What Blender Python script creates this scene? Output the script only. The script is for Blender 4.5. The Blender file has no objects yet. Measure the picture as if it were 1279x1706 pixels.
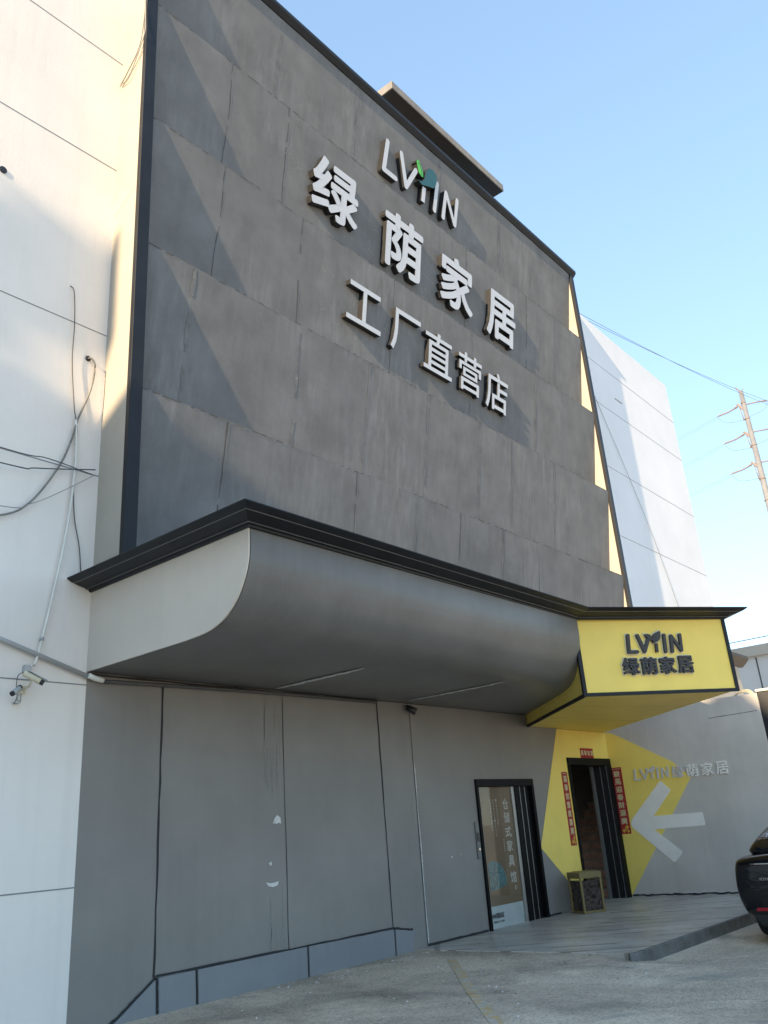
import bpy, bmesh, math, random
from mathutils import Vector, Matrix
random.seed(7)
S = bpy.context.scene
COL = S.collection

# ------------------------------------------------------------------ camera
CAM_F, CAM_YAW, CAM_PITCH, CAM_ROLL = 1378.5, 0.885207522, 0.366066093, -0.0742532
cd = bpy.data.cameras.new('camera'); cam = bpy.data.objects.new('camera', cd); COL.objects.link(cam)
ca, sa = math.cos(CAM_YAW), math.sin(CAM_YAW); cb, sb = math.cos(CAM_PITCH), math.sin(CAM_PITCH)
cc, sc_ = math.cos(CAM_ROLL), math.sin(CAM_ROLL)
fw = Vector((sa*cb, ca*cb, sb)); r0 = Vector((ca, -sa, 0)); up0 = r0.cross(fw)
rr = cc*r0 + sc_*up0; uu = -sc_*r0 + cc*up0
cam.matrix_world = Matrix(((rr.x, uu.x, -fw.x, 0), (rr.y, uu.y, -fw.y, 0), (rr.z, uu.z, -fw.z, 1.6), (0, 0, 0, 1)))
cd.sensor_fit = 'VERTICAL'; cd.sensor_height = 36; cd.sensor_width = 27
cd.lens = CAM_F/1706*36
cd.clip_start = 0.05; cd.clip_end = 3000
S.camera = cam

# ------------------------------------------------------------------ light
SUN = Vector((6.3, 1.05, -2.5)).normalized()          # the way sunlight travels
EL = math.asin(-SUN.z); AZ = math.atan2(-SUN.x, -SUN.y)   # sun stands at (sin AZ, cos AZ)
w = bpy.data.worlds.new('World'); S.world = w; w.use_nodes = True
nt = w.node_tree; bg = nt.nodes['Background']
sky = nt.nodes.new('ShaderNodeTexSky'); sky.sky_type = 'NISHITA'; sky.sun_disc = False
sky.sun_elevation = EL; sky.sun_rotation = AZ
sky.air_density = 1.0; sky.dust_density = 0.05; sky.ozone_density = 1.0; sky.altitude = 0
gm = nt.nodes.new('ShaderNodeGamma'); gm.inputs[1].default_value = 0.56     # evens out the bright horizon
tn = nt.nodes.new('ShaderNodeMix'); tn.data_type = 'RGBA'; tn.blend_type = 'MULTIPLY'; tn.inputs[0].default_value = 1.0
tn.inputs[7].default_value = (0.82, 0.98, 1.12, 1)
nt.links.new(sky.outputs[0], gm.inputs[0]); nt.links.new(gm.outputs[0], tn.inputs[6])
nt.links.new(tn.outputs[2], bg.inputs[0]); bg.inputs[1].default_value = 0.15
ld = bpy.data.lights.new('sun', 'SUN'); ld.energy = 2.7; ld.angle = math.radians(0.5); ld.color = (1.0, 0.75, 0.47)
lo = bpy.data.objects.new('sun', ld); COL.objects.link(lo)
lo.rotation_euler = (-SUN).to_track_quat('Z', 'Y').to_euler(); lo.location = (-10, 0, 40)
S.view_settings.view_transform = 'Standard'; S.view_settings.look = 'None'
S.view_settings.exposure = 1.97; S.view_settings.gamma = 1.0
S.render.engine = 'CYCLES'

# ------------------------------------------------------------------ materials
def nodes(name, rough=0.6, metal=0.0, spec=0.5):
    m = bpy.data.materials.new(name); m.use_nodes = True
    n = m.node_tree; b = n.nodes['Principled BSDF']
    b.inputs['Roughness'].default_value = rough; b.inputs['Metallic'].default_value = metal
    b.inputs['Specular IOR Level'].default_value = spec
    return m, n, b
def mapping(n, scale, rot=(0, 0, 0)):
    tc = n.nodes.new('ShaderNodeTexCoord'); mp = n.nodes.new('ShaderNodeMapping')
    mp.inputs['Scale'].default_value = scale; mp.inputs['Rotation'].default_value = rot
    n.links.new(tc.outputs['Object'], mp.inputs[0]); return mp
def noise(n, scale, sc=(1, 1, 1), detail=6, rough=0.6, dist=0.0, rot=(0, 0, 0)):
    t = n.nodes.new('ShaderNodeTexNoise'); t.inputs['Scale'].default_value = scale
    t.inputs['Detail'].default_value = detail; t.inputs['Roughness'].default_value = rough
    t.inputs['Distortion'].default_value = dist
    mp = mapping(n, (1, 1, 1), rot); m2 = n.nodes.new('ShaderNodeMapping'); m2.inputs['Scale'].default_value = sc
    n.links.new(mp.outputs[0], m2.inputs[0]); n.links.new(m2.outputs[0], t.inputs['Vector']); return t.outputs['Fac']
def ramp(n, fac, stops):
    r = n.nodes.new('ShaderNodeValToRGB'); e = r.color_ramp.elements
    while len(e) < len(stops): e.new(0.5)
    for k, (p, c) in enumerate(stops):
        e[k].position = p; e[k].color = (c, c, c, 1) if isinstance(c, (int, float)) else (*c, 1)
    n.links.new(fac, r.inputs[0]); return r.outputs[0]
def mix(n, fac, a, b, mode='MIX'):
    x = n.nodes.new('ShaderNodeMix'); x.data_type = 'RGBA'; x.blend_type = mode
    for k, v in ((0, fac), (6, a), (7, b)):
        if isinstance(v, (int, float)): x.inputs[k].default_value = v
        elif isinstance(v, tuple): x.inputs[k].default_value = (*v, 1)
        else: n.links.new(v, x.inputs[k])
    return x.outputs[2]
def bump(n, b, h, strength=0.2, dist=0.02):
    k = n.nodes.new('ShaderNodeBump'); k.inputs['Strength'].default_value = strength; k.inputs['Distance'].default_value = dist
    n.links.new(h, k.inputs['Height']); n.links.new(k.outputs[0], b.inputs['Normal'])
def scaled(c, k): return tuple(min(1, v*k) for v in c)

def paint(name, col, rough=0.6, var=0.12, streak=0.15, bumps=0.06, scale=1.2, light=1.25, spec=0.4):
    """painted render: cloudy patches, runs down the wall, fine grain"""
    m, n, b = nodes(name, rough, 0.0, spec)
    base = mix(n, ramp(n, noise(n, scale, detail=8), [(0.35, 0.0), (0.68, 1.0)]), scaled(col, 1-var), scaled(col, 1+var))
    st = ramp(n, noise(n, 1.0, (9, 9, 0.45), detail=5, rough=0.7), [(0.45, 0.0), (0.75, 1.0)])
    gate = ramp(n, noise(n, 0.7, (1, 1, 0.6)), [(0.42, 0.0), (0.6, 1.0)])
    g = mix(n, 1.0, st, gate, 'MULTIPLY')
    f = mix(n, streak, (0, 0, 0), g)
    c = mix(n, f, base, scaled(col, light))
    st2 = ramp(n, noise(n, 1.0, (5, 5, 0.3), detail=4), [(0.5, 0.0), (0.8, 1.0)])
    c = mix(n, mix(n, streak*0.8, (0, 0, 0), st2), c, scaled(col, 0.72))
    n.links.new(c, b.inputs['Base Color'])
    bump(n, b, noise(n, 22, detail=5), bumps, 0.02)
    return m
def plain(name, col, rough=0.5, metal=0.0, var=0.08, scale=4, spec=0.5, bumps=0.0):
    m, n, b = nodes(name, rough, metal, spec)
    c = mix(n, ramp(n, noise(n, scale, detail=4), [(0.3, 0.0), (0.7, 1.0)]), scaled(col, 1-var), scaled(col, 1+var))
    n.links.new(c, b.inputs['Base Color'])
    if bumps: bump(n, b, noise(n, 60, detail=3), bumps, 0.01)
    return m

M = {}
M['facade'] = paint('grey_facade_render', (0.168, 0.173, 0.176), 0.85, 0.13, 0.50, 0.10, 1.6, 1.7, 0.12)
M['seam'] = paint('filled_panel_seam', (0.150, 0.152, 0.150), 0.8, 0.3, 0.6, 0.5, 3, 1.5)
M['seam_dark'] = plain('dark_seam_line', (0.07, 0.07, 0.07), 0.8)
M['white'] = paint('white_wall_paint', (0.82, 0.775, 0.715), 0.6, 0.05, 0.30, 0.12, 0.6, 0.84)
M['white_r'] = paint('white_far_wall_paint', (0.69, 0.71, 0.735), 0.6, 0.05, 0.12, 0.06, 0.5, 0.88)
M['return'] = paint('pale_grey_return_paint', (0.40, 0.37, 0.315), 0.65, 0.06, 0.2, 0.08, 1.2, 1.1)
M['side'] = paint('pale_grey_canopy_paint', (0.60, 0.55, 0.475), 0.55, 0.06, 0.15, 0.05, 1.0, 1.12)
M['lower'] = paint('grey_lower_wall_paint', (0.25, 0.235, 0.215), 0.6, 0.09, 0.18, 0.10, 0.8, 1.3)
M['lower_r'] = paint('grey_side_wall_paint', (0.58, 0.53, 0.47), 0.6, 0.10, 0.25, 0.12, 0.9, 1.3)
M['plinth'] = paint('blue_grey_plinth_paint', (0.225, 0.235, 0.245), 0.55, 0.06, 0.2, 0.05, 1.5, 1.2)
M['canopy'] = paint('dark_grey_canopy_paint', (0.165, 0.163, 0.157), 0.38, 0.14, 0.30, 0.10, 1.1, 1.3)
M['yellow'] = paint('yellow_paint', (0.93, 0.705, 0.155), 0.5, 0.06, 0.12, 0.06, 1.1, 0.85)
M['trim'] = plain('dark_metal_trim', (0.012, 0.014, 0.018), 0.5, 0.0, 0.25, 3, 0.3)
M['trim_line'] = plain('pale_trim_line', (0.16, 0.16, 0.16), 0.5)  # paler tone of the thin cornice lines
M['joint'] = plain('joint_line', (0.24, 0.25, 0.26), 0.8)
M['black'] = plain('black_door_metal', (0.005, 0.005, 0.006), 0.5, 0.0, 0.2, 4, 0.12)
M['jointblack'] = plain('black_sealant', (0.02, 0.02, 0.022), 0.7)
M['steel'] = plain('brushed_steel', (0.42, 0.42, 0.41), 0.35, 0.8)
M['panel_grey'] = plain('grey_panel_metal', (0.16, 0.16, 0.16), 0.45, 0.3)
M['scratch'] = plain('pale_paint_scratch', (0.26, 0.26, 0.25), 0.85, 0, 0.4, 30)
M['drip'] = plain('pale_paint_drip', (0.275, 0.268, 0.255), 0.8, 0, 0.3, 30)
M['putty'] = plain('white_putty', (0.66, 0.65, 0.62), 0.85, 0, 0.15, 20)
M['plaster_line'] = plain('scratched_plaster', (0.60, 0.60, 0.58), 0.85, 0, 0.4, 30)
M['letter'] = plain('white_acrylic_letter', (0.55, 0.57, 0.60), 0.45, 0, 0.03, 2)
M['letter_side'] = plain('dark_letter_side', (0.014, 0.015, 0.017), 0.5, 0.0, 0.3, 8)
M['letter_dark'] = plain('charcoal_letter', (0.035, 0.034, 0.036), 0.5, 0, 0.2)
M['halo'] = plain('pale_letter_backing', (0.74, 0.66, 0.42), 0.6, 0, 0.1, 8)
M['leaf_green'] = plain('green_leaf_acrylic', (0.10, 0.52, 0.06), 0.4)
M['leaf_teal'] = plain('dark_teal_leaf_acrylic', (0.018, 0.095, 0.10), 0.35)
M['arrow'] = plain('white_arrow_paint', (0.88, 0.83, 0.76), 0.5, 0, 0.05)
M['silver_letter'] = plain('silver_grey_letter', (0.62, 0.60, 0.60), 0.45, 0.0)
M['red'] = plain('red_couplet_paper', (0.36, 0.012, 0.016), 0.65, 0, 0.3, 25)
M['gold'] = plain('gold_ink', (0.62, 0.52, 0.30), 0.5, 0.1)
M['goldpic'] = plain('gold_picture_ink', (0.70, 0.42, 0.05), 0.5, 0.1, 0.4, 40)
M['brass'] = plain('brass_frame', (0.30, 0.23, 0.10), 0.45, 0.45)
M['pvc'] = plain('white_pvc_conduit', (0.72, 0.72, 0.66), 0.5)
M['cable'] = plain('grey_black_cable', (0.10, 0.10, 0.095), 0.7)
M['cable_mid'] = plain('faded_grey_cable', (0.20, 0.20, 0.18), 0.7, 0, 0.3, 6)
M['cable_light'] = plain('pale_cable', (0.32, 0.30, 0.27), 0.7)
M['grey_pipe'] = plain('grey_painted_pipe', (0.09, 0.09, 0.09), 0.6)
M['cam'] = plain('cream_camera_plastic', (0.62, 0.57, 0.42), 0.5)
M['cam_dark'] = plain('black_camera_plastic', (0.02, 0.02, 0.022), 0.35)
M['galv'] = plain('galvanised_bracket', (0.45, 0.47, 0.48), 0.5, 0.4)
M['pole'] = plain('weathered_pole_steel', (0.19, 0.195, 0.205), 0.7, 0, 0.18, 2)
M['insul'] = plain('brown_insulator', (0.22, 0.17, 0.15), 0.5)
M['poster'] = plain('brown_poster_print', (0.16, 0.105, 0.052), 0.5, 0, 0.18, 2)
M['poster_white'] = plain('pale_green_poster_foot', (0.42, 0.47, 0.45), 0.5)
M['poster_text'] = plain('pale_poster_letter', (0.45, 0.42, 0.36), 0.5)
M['sofa'] = plain('teal_sofa_print', (0.10, 0.19, 0.18), 0.6, 0, 0.35, 12)
M['sofa_dark'] = plain('dark_teal_sofa_print', (0.05, 0.12, 0.13), 0.6)
M['dark_room'] = plain('dim_interior_paint', (0.50, 0.45, 0.40), 0.8)
M['riser'] = plain('red_brown_riser', (0.62, 0.36, 0.27), 0.6, 0, 0.3, 6)
M['tread'] = plain('dark_stair_tread', (0.45, 0.36, 0.29), 0.5, 0, 0.2)
M['carpaint'] = plain('black_car_paint', (0.006, 0.006, 0.008), 0.08, 0.0, 0.1, 2, 0.6)
M['carglass'] = plain('dark_car_glass', (0.008, 0.010, 0.014), 0.04, 0, 0.1, 2, 0.7)
M['rubber'] = plain('tyre_rubber', (0.02, 0.02, 0.02), 0.85)
M['chrome'] = plain('chrome', (0.6, 0.6, 0.6), 0.15, 1.0)
M['redlens'] = plain('red_reflector', (0.35, 0.01, 0.02), 0.2)
M['darklens'] = plain('smoked_lamp', (0.03, 0.008, 0.008), 0.08)
M['sticker'] = plain('white_sticker', (0.75, 0.76, 0.78), 0.5)
M['warehouse'] = paint('pale_warehouse_cladding', (0.50, 0.50, 0.49), 0.6, 0.04, 0.1, 0.02, 0.3, 0.9)
M['hall'] = paint('shade_hall_render', (0.58, 0.55, 0.50), 0.75, 0.1, 0.2, 0.1, 0.3, 0.85)  # for the added hall and board, kept pale to bounce light
M['tileroof'] = plain('grey_sheet_roof', (0.12, 0.12, 0.13), 0.6)
M['slab'] = paint('weathered_slab_concrete', (0.22, 0.21, 0.195), 0.75, 0.2, 0.5, 0.2, 2, 1.2)
M['kerb'] = plain('dark_kerb_stone', (0.13, 0.128, 0.12), 0.6, 0, 0.35, 6, bumps=0.3)
M['glass_dark'] = plain('window_pane', (0.02, 0.03, 0.035), 0.05, 0, 0.1)

def marble():
    m, n, b = nodes('dark_brown_marble', 0.2)
    c = ramp(n, noise(n, 9, dist=1.5, detail=8), [(0.38, (0.018, 0.013, 0.012)), (0.52, (0.07, 0.05, 0.04)), (0.58, (0.12, 0.10, 0.085)), (0.63, (0.03, 0.022, 0.02))])
    n.links.new(c, b.inputs['Base Color']); return m
M['marble'] = marble()

def ground_mat():
    m, n, b = nodes('worn_concrete_yard', 0.8)
    big = ramp(n, noise(n, 0.55, detail=9, rough=0.65, dist=0.6), [(0.36, (0.49, 0.40, 0.30)), (0.50, (0.67, 0.555, 0.415)), (0.66, (0.78, 0.65, 0.49))])
    fine = ramp(n, noise(n, 34, detail=6, rough=0.75), [(0.32, 0.45), (0.50, 0.95), (0.72, 1.2)])
    c = mix(n, 1.0, big, fine, 'MULTIPLY')
    v = n.nodes.new('ShaderNodeTexVoronoi'); v.inputs['Scale'].default_value = 85
    n.links.new(mapping(n, (1, 1, 1)).outputs[0], v.inputs['Vector'])
    peb = ramp(n, v.outputs['Distance'], [(0.05, 1.35), (0.22, 1.0), (0.6, 0.62)])
    worn = ramp(n, noise(n, 0.8, detail=6, dist=0.8), [(0.46, 0.0), (0.60, 1.0)])
    c = mix(n, worn, c, mix(n, 1.0, c, peb, 'MULTIPLY'))
    st = ramp(n, noise(n, 1.3, detail=7, dist=1.2), [(0.56, 0.0), (0.70, 1.0)])
    c = mix(n, mix(n, 0.55, (0, 0, 0), st), c, (0.25, 0.235, 0.20))
    # thin wandering cracks
    vc = n.nodes.new('ShaderNodeTexVoronoi'); vc.feature = 'DISTANCE_TO_EDGE'; vc.inputs['Scale'].default_value = 0.33
    mp = mapping(n, (1, 1, 1)); add = n.nodes.new('ShaderNodeVectorMath'); add.operation = 'ADD'
    nz = n.nodes.new('ShaderNodeTexNoise'); nz.inputs['Scale'].default_value = 2.2; nz.inputs['Detail'].default_value = 6
    n.links.new(mp.outputs[0], nz.inputs['Vector']); n.links.new(mp.outputs[0], add.inputs[0])
    ms = n.nodes.new('ShaderNodeVectorMath'); ms.operation = 'SCALE'; ms.inputs['Scale'].default_value = 0.5
    n.links.new(nz.outputs['Color'], ms.inputs[0]); n.links.new(ms.outputs[0], add.inputs[1]); n.links.new(add.outputs[0], vc.inputs['Vector'])
    ck = ramp(n, vc.outputs['Distance'], [(0.0, 1.0), (0.006, 0.0)])
    gk = ramp(n, noise(n, 0.5, detail=4), [(0.48, 0.0), (0.62, 0.55)])
    c = mix(n, mix(n, 1.0, ck, gk, 'MULTIPLY'), c, (0.12, 0.11, 0.095))
    n.links.new(c, b.inputs['Base Color'])
    bump(n, b, mix(n, 0.35, noise(n, 45, detail=6, rough=0.75), peb), 0.55, 0.02)
    return m
M['ground'] = ground_mat()

def tile_mat():
    m, n, b = nodes('grey_wood_look_floor_tile', 0.32); R50 = (0, 0, math.radians(52))
    mp = mapping(n, (1, 1, 1), R50)
    br = n.nodes.new('ShaderNodeTexBrick'); br.offset = 0.37; br.offset_frequency = 2
    for k, v in (('Scale', 1.0), ('Mortar Size', 0.004), ('Brick Width', 0.9), ('Row Height', 0.22), ('Mortar Smooth', 0.3), ('Bias', 0.0)):
        br.inputs[k].default_value = v
    br.inputs['Color1'].default_value = (0.50, 0.46, 0.40, 1); br.inputs['Color2'].default_value = (0.62, 0.58, 0.52, 1)
    br.inputs['Mortar'].default_value = (0.30, 0.26, 0.21, 1)
    n.links.new(mp.outputs[0], br.inputs['Vector'])
    gr = ramp(n, noise(n, 1.0, (3, 26, 1), detail=6, rot=R50), [(0.3, 0.90), (0.7, 1.06)])
    c = mix(n, 1.0, br.outputs['Color'], gr, 'MULTIPLY')
    c = mix(n, 1.0, c, ramp(n, noise(n, 1.1, detail=6), [(0.4, 0.82), (0.7, 1.08)]), 'MULTIPLY')
    # dark filled strips between some boards, broken into dashes
    ln = n.nodes.new('ShaderNodeTexBrick'); ln.offset = 0.0
    for k, v in (('Scale', 1.0), ('Mortar Size', 0.045), ('Brick Width', 90.0), ('Row Height', 0.44), ('Mortar Smooth', 0.2), ('Bias', 0.0)):
        ln.inputs[k].default_value = v
    n.links.new(mp.outputs[0], ln.inputs['Vector'])
    ds = ramp(n, noise(n, 1.0, (1.5, 2.3, 1), detail=2, rot=R50), [(0.47, 0.0), (0.52, 0.6)])
    c = mix(n, mix(n, 1.0, ln.outputs['Fac'], ds, 'MULTIPLY'), c, (0.13, 0.115, 0.095))
    n.links.new(c, b.inputs['Base Color'])
    n.links.new(ramp(n, noise(n, 2.5, detail=5), [(0.3, 0.28), (0.7, 0.5)]), b.inputs['Roughness'])
    return m
M['tile'] = tile_mat()

def marking_mat():
    m, n, b = nodes('faded_orange_road_paint', 0.8)
    f = ramp(n, noise(n, 9, detail=8, rough=0.75), [(0.42, 0.0), (0.58, 1.0)])
    g = ramp(n, noise(n, 30, detail=6), [(0.3, (0.42, 0.39, 0.33)), (0.7, (0.60, 0.56, 0.48))])
    n.links.new(mix(n, f, g, (0.60, 0.40, 0.17)), b.inputs['Base Color'])
    bump(n, b, noise(n, 45, detail=5), 0.4, 0.02); return m
M['marking'] = marking_mat()

# ------------------------------------------------------------------ mesh helpers
class MB:
    def __init__(s): s.v = []; s.f = []; s.m = []; s.smooth = []
    def add(s, verts, faces, mi=0, sm=False):
        o = len(s.v); s.v += [tuple(v) for v in verts]
        for f in faces: s.f.append([o+i for i in f]); s.m.append(mi); s.smooth.append(sm)
        return s
    def box(s, x0, x1, y0, y1, z0, z1, mi=0):
        v = [(x, y, z) for z in (z0, z1) for y in (y0, y1) for x in (x0, x1)]
        return s.add(v, [(0, 2, 3, 1), (4, 5, 7, 6), (0, 1, 5, 4), (2, 6, 7, 3), (0, 4, 6, 2), (1, 3, 7, 5)], mi)
    def prism(s, poly, fr, c0, c1, mi=0, side=None):
        """poly of (a,b) in frame fr, from depth c0 (back) to c1 (front)"""
        if side is None: side = mi
        A = sum(poly[i][0]*poly[(i+1) % len(poly)][1]-poly[(i+1) % len(poly)][0]*poly[i][1] for i in range(len(poly)))
        if A < 0: poly = poly[::-1]
        k = len(poly); P = [fr(a, b, c1) for a, b in poly]+[fr(a, b, c0) for a, b in poly]
        s.add(P, [list(range(k))], mi)
        o = len(s.v)-2*k
        s.f.append([o+k+i for i in range(k)][::-1]); s.m.append(side); s.smooth.append(False)
        for i in range(k):
            j = (i+1) % k; s.f.append([o+i, o+k+i, o+k+j, o+j]); s.m.append(side); s.smooth.append(False)
        return s
    def tube(s, pts, r, n=8, mi=0, r2=None):
        pts = [Vector(p) for p in pts]; k = len(pts); o = len(s.v); ref = None
        for i, p in enumerate(pts):
            d = (pts[min(i+1, k-1)]-pts[max(i-1, 0)]).normalized()
            if ref is None: ref = Vector((0, 0, 1)) if abs(d.z) < 0.9 else Vector((1, 0, 0))
            a = d.cross(ref)
            if a.length < 1e-4: a = d.orthogonal()
            a.normalize(); bb = d.cross(a); ref = bb if False else ref
            ri = r if r2 is None else r+(r2-r)*i/(k-1)
            for j in range(n):
                t = 2*math.pi*j/n; s.v.append(tuple(p+(a*math.cos(t)+bb*math.sin(t))*ri))
        for i in range(k-1):
            for j in range(n):
                j2 = (j+1) % n
                s.f.append([o+i*n+j, o+i*n+j2, o+(i+1)*n+j2, o+(i+1)*n+j]); s.m.append(mi); s.smooth.append(True)
        s.f.append([o+j for j in range(n)][::-1]); s.m.append(mi); s.smooth.append(False)
        s.f.append([o+(k-1)*n+j for j in range(n)]); s.m.append(mi); s.smooth.append(False)
        return s
    def loft(s, rings, closed=True, caps=True, mi=0, sm=True):
        o = len(s.v); n = len(rings[0]); s.v += [tuple(p) for R_ in rings for p in R_]
        for i in range(len(rings)-1):
            for j in range(n if closed else n-1):
                j2 = (j+1) % n
                s.f.append([o+i*n+j, o+i*n+j2, o+(i+1)*n+j2, o+(i+1)*n+j]); s.m.append(mi); s.smooth.append(sm)
        if caps:
            s.f.append([o+j for j in range(n)]); s.m.append(mi); s.smooth.append(False)
            s.f.append([o+(len(rings)-1)*n+j for j in range(n)]); s.m.append(mi); s.smooth.append(False)
        return s
    def build(s, name, mats, parent=None, fix=True, bevel=0.0, sharp=40):
        me = bpy.data.meshes.new(name); me.from_pydata(s.v, [], s.f)
        for m in (mats if isinstance(mats, (list, tuple)) else [mats]): me.materials.append(m)
        for p, mi, sm in zip(me.polygons, s.m, s.smooth): p.material_index = mi; p.use_smooth = sm
        if fix:
            bm = bmesh.new(); bm.from_mesh(me); bmesh.ops.recalc_face_normals(bm, faces=bm.faces); bm.to_mesh(me); bm.free()
        o = bpy.data.objects.new(name, me); COL.objects.link(o)
        if parent: attach(o, parent)
        if bevel:
            b = o.modifiers.new('bevel', 'BEVEL'); b.width = bevel; b.segments = 2; b.limit_method = 'ANGLE'; b.angle_limit = math.radians(sharp)
        return o
ROOT = {}
def world_loc(o): return ROOT.get(o.name, Vector((0, 0, 0)))      # parts are modelled in world space, only empties stand elsewhere
def attach(o, parent):
    o.parent = parent; o.matrix_parent_inverse = Matrix.Translation(-world_loc(parent))
def tag(o, label, cat, group=None, kind=None):
    o['label'] = label
    if cat: o['category'] = cat
    if group: o['group'] = group
    if kind: o['kind'] = kind
    return o
def thing(name, label, cat, loc, group=None):
    o = bpy.data.objects.new(name, None); COL.objects.link(o); o.location = loc; o.empty_display_size = 0.2
    ROOT[o.name] = Vector(loc); return tag(o, label, cat, group)
def structure(o): o['kind'] = 'structure'; return o
def frame(o, u, v, n):
    o, u, v, n = Vector(o), Vector(u).normalized(), Vector(v).normalized(), Vector(n).normalized()
    return lambda a, b, c=0.0: tuple(o+u*a+v*b+n*c)
FRONT = lambda y: frame((0, y, 0), (1, 0, 0), (0, 0, 1), (0, -1, 0))

def glyph(ch, bold=0.0, ext=1.0):
    cu = bpy.data.curves.new('glyph', 'FONT'); cu.body = ch; cu.offset = bold; cu.extrude = ext; cu.resolution_u = 3
    cu.fill_mode = 'BOTH'
    o = bpy.data.objects.new('glyph', cu); COL.objects.link(o)
    dg = bpy.context.evaluated_depsgraph_get(); dg.update()
    me = bpy.data.meshes.new_from_object(o.evaluated_get(dg))
    vs = [tuple(v.co) for v in me.vertices]; fs = [tuple(p.vertices) for p in me.polygons]
    nz = [p.normal.z for p in me.polygons]
    bpy.data.objects.remove(o); bpy.data.curves.remove(cu); bpy.data.meshes.remove(me)
    return vs, fs, nz
GC = {}
def add_glyph(mb, ch, box, fr, c0, c1, mi=0, side=None, bold=0.0):
    """fit one character (or word) into box (a0,a1,b0,b1) of frame fr"""
    if ch not in GC: GC[ch] = glyph(ch)
    vs, fs, nz = GC[ch]
    if not vs: return mb
    xs = [v[0] for v in vs]; ys = [v[1] for v in vs]; x0, x1, y0, y1 = min(xs), max(xs), min(ys), max(ys)
    a0, a1, b0, b1 = box; r = bold*(b1-b0); a0 += r; a1 -= r; b0 += r; b1 -= r
    sh = [(0, 0)] if not bold else [(0, 0)]+[(math.cos(t*math.pi/4), math.sin(t*math.pi/4)) for t in range(8)]
    for k, (sx, sy) in enumerate(sh):          # a heavier weight: the strokes spread by r all round
        dz = k*0.0006 if c1-c0 > 0.02 else k*0.0002
        P = [fr(a0+sx*r+(v[0]-x0)/(x1-x0 or 1)*(a1-a0), b0+sy*r+(v[1]-y0)/(y1-y0 or 1)*(b1-b0), c0+(v[2]+1)/2*(c1-c0+dz)) for v in vs]
        o = len(mb.v); mb.v += P
        for f, z in zip(fs, nz):
            mb.f.append([o+i for i in f]); mb.m.append(mi if z > 0.9 or side is None else side); mb.smooth.append(False)
    return mb
def stroke_poly(pts, r, cap=5):
    """outline of a polyline of half width r with round ends"""
    pts = [Vector((p[0], p[1])) for p in pts]; k = len(pts); L = []; Rr = []
    for i in range(k):
        d0 = (pts[i]-pts[i-1]).normalized() if i else None; d1 = (pts[i+1]-pts[i]).normalized() if i < k-1 else None
        if d0 is None: d0 = d1
        if d1 is None: d1 = d0
        n0 = Vector((-d0.y, d0.x)); n1 = Vector((-d1.y, d1.x)); m = (n0+n1).normalized()
        q = min(r/max(0.25, m.dot(n0)), 2.6*r)
        turn = d0.x*d1.y-d0.y*d1.x
        def outer(sgn):
            if abs(turn) > 0.1 and turn*sgn < 0:
                out = []
                for t in (0, .25, .5, .75, 1):
                    nn = (n0*(1-t)+n1*t).normalized(); out.append(pts[i]+nn*r*sgn)
                return out
            return [pts[i]+m*q*sgn]
        L += outer(1); Rr += outer(-1)
    def capf(c, d, start):
        out = []
        a0 = math.atan2(d.x, -d.y)
        for j in range(1, cap):
            t = a0+math.pi*j/cap if start else a0-math.pi*j/cap
            out.append(c+Vector((math.cos(t), math.sin(t)))*r)
        return out
    ds = (pts[1]-pts[0]).normalized(); de = (pts[-1]-pts[-2]).normalized()
    return [tuple(p) for p in L+capf(pts[-1], de, False)+Rr[::-1]+[q for q in capf(pts[0], ds, True)][::-1]]
def leaf_poly(x0, y0, x1, y1, wl, wr, n=8):
    p0 = Vector((x0, y0)); p1 = Vector((x1, y1)); d = p1-p0; nn = Vector((-d.y, d.x)).normalized()
    A = [p0+d*(i/n)+nn*wl*math.sin(math.pi*(i/n)**0.9) for i in range(n+1)]
    B = [p0+d*(i/n)-nn*wr*math.sin(math.pi*(i/n)**0.9) for i in range(1, n)]
    return [tuple(p) for p in A+B[::-1]]
def curve_pts(pts, n=6):
    """smooth line through points"""
    P = [Vector(p) for p in pts]; P = [2*P[0]-P[1]]+P+[2*P[-1]-P[-2]]; out = []
    for i in range(1, len(P)-2):
        for j in range(n):
            t = j/n; a, b, c, d = P[i-1:i+3]
            out.append(0.5*((2*b)+(c-a)*t+(2*a-5*b+4*c-d)*t*t+(3*b-a-3*c+d)*t**3))
    return out+[P[-2]]

# ================================================================== SETTING
def gz(x, y):
    def sm(t): t = max(0, min(1, t)); return t*t*(3-2*t)
    return 0.048-0.160*sm((x-9.4)/1.2)*sm((5.35-y)/0.5)
g = MB(); xs = [-400, -120, -40, -15, -6] + [i*0.5 for i in range(-8, 60)] + [32, 36, 42, 60, 120, 400]
ys = [-400, -120, -40, -15, -8] + [i*0.5 for i in range(-12, 20)] + [12, 20, 60, 400]
V = [(x, y, gz(x, y)) for y in ys for x in xs]; nx = len(xs)
g.add(V, [(j*nx+i, j*nx+i+1, (j+1)*nx+i+1, (j+1)*nx+i) for j in range(len(ys)-1) for i in range(nx-1)], 0, True)
structure(g.build('ground', M['ground'], fix=False))
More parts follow.
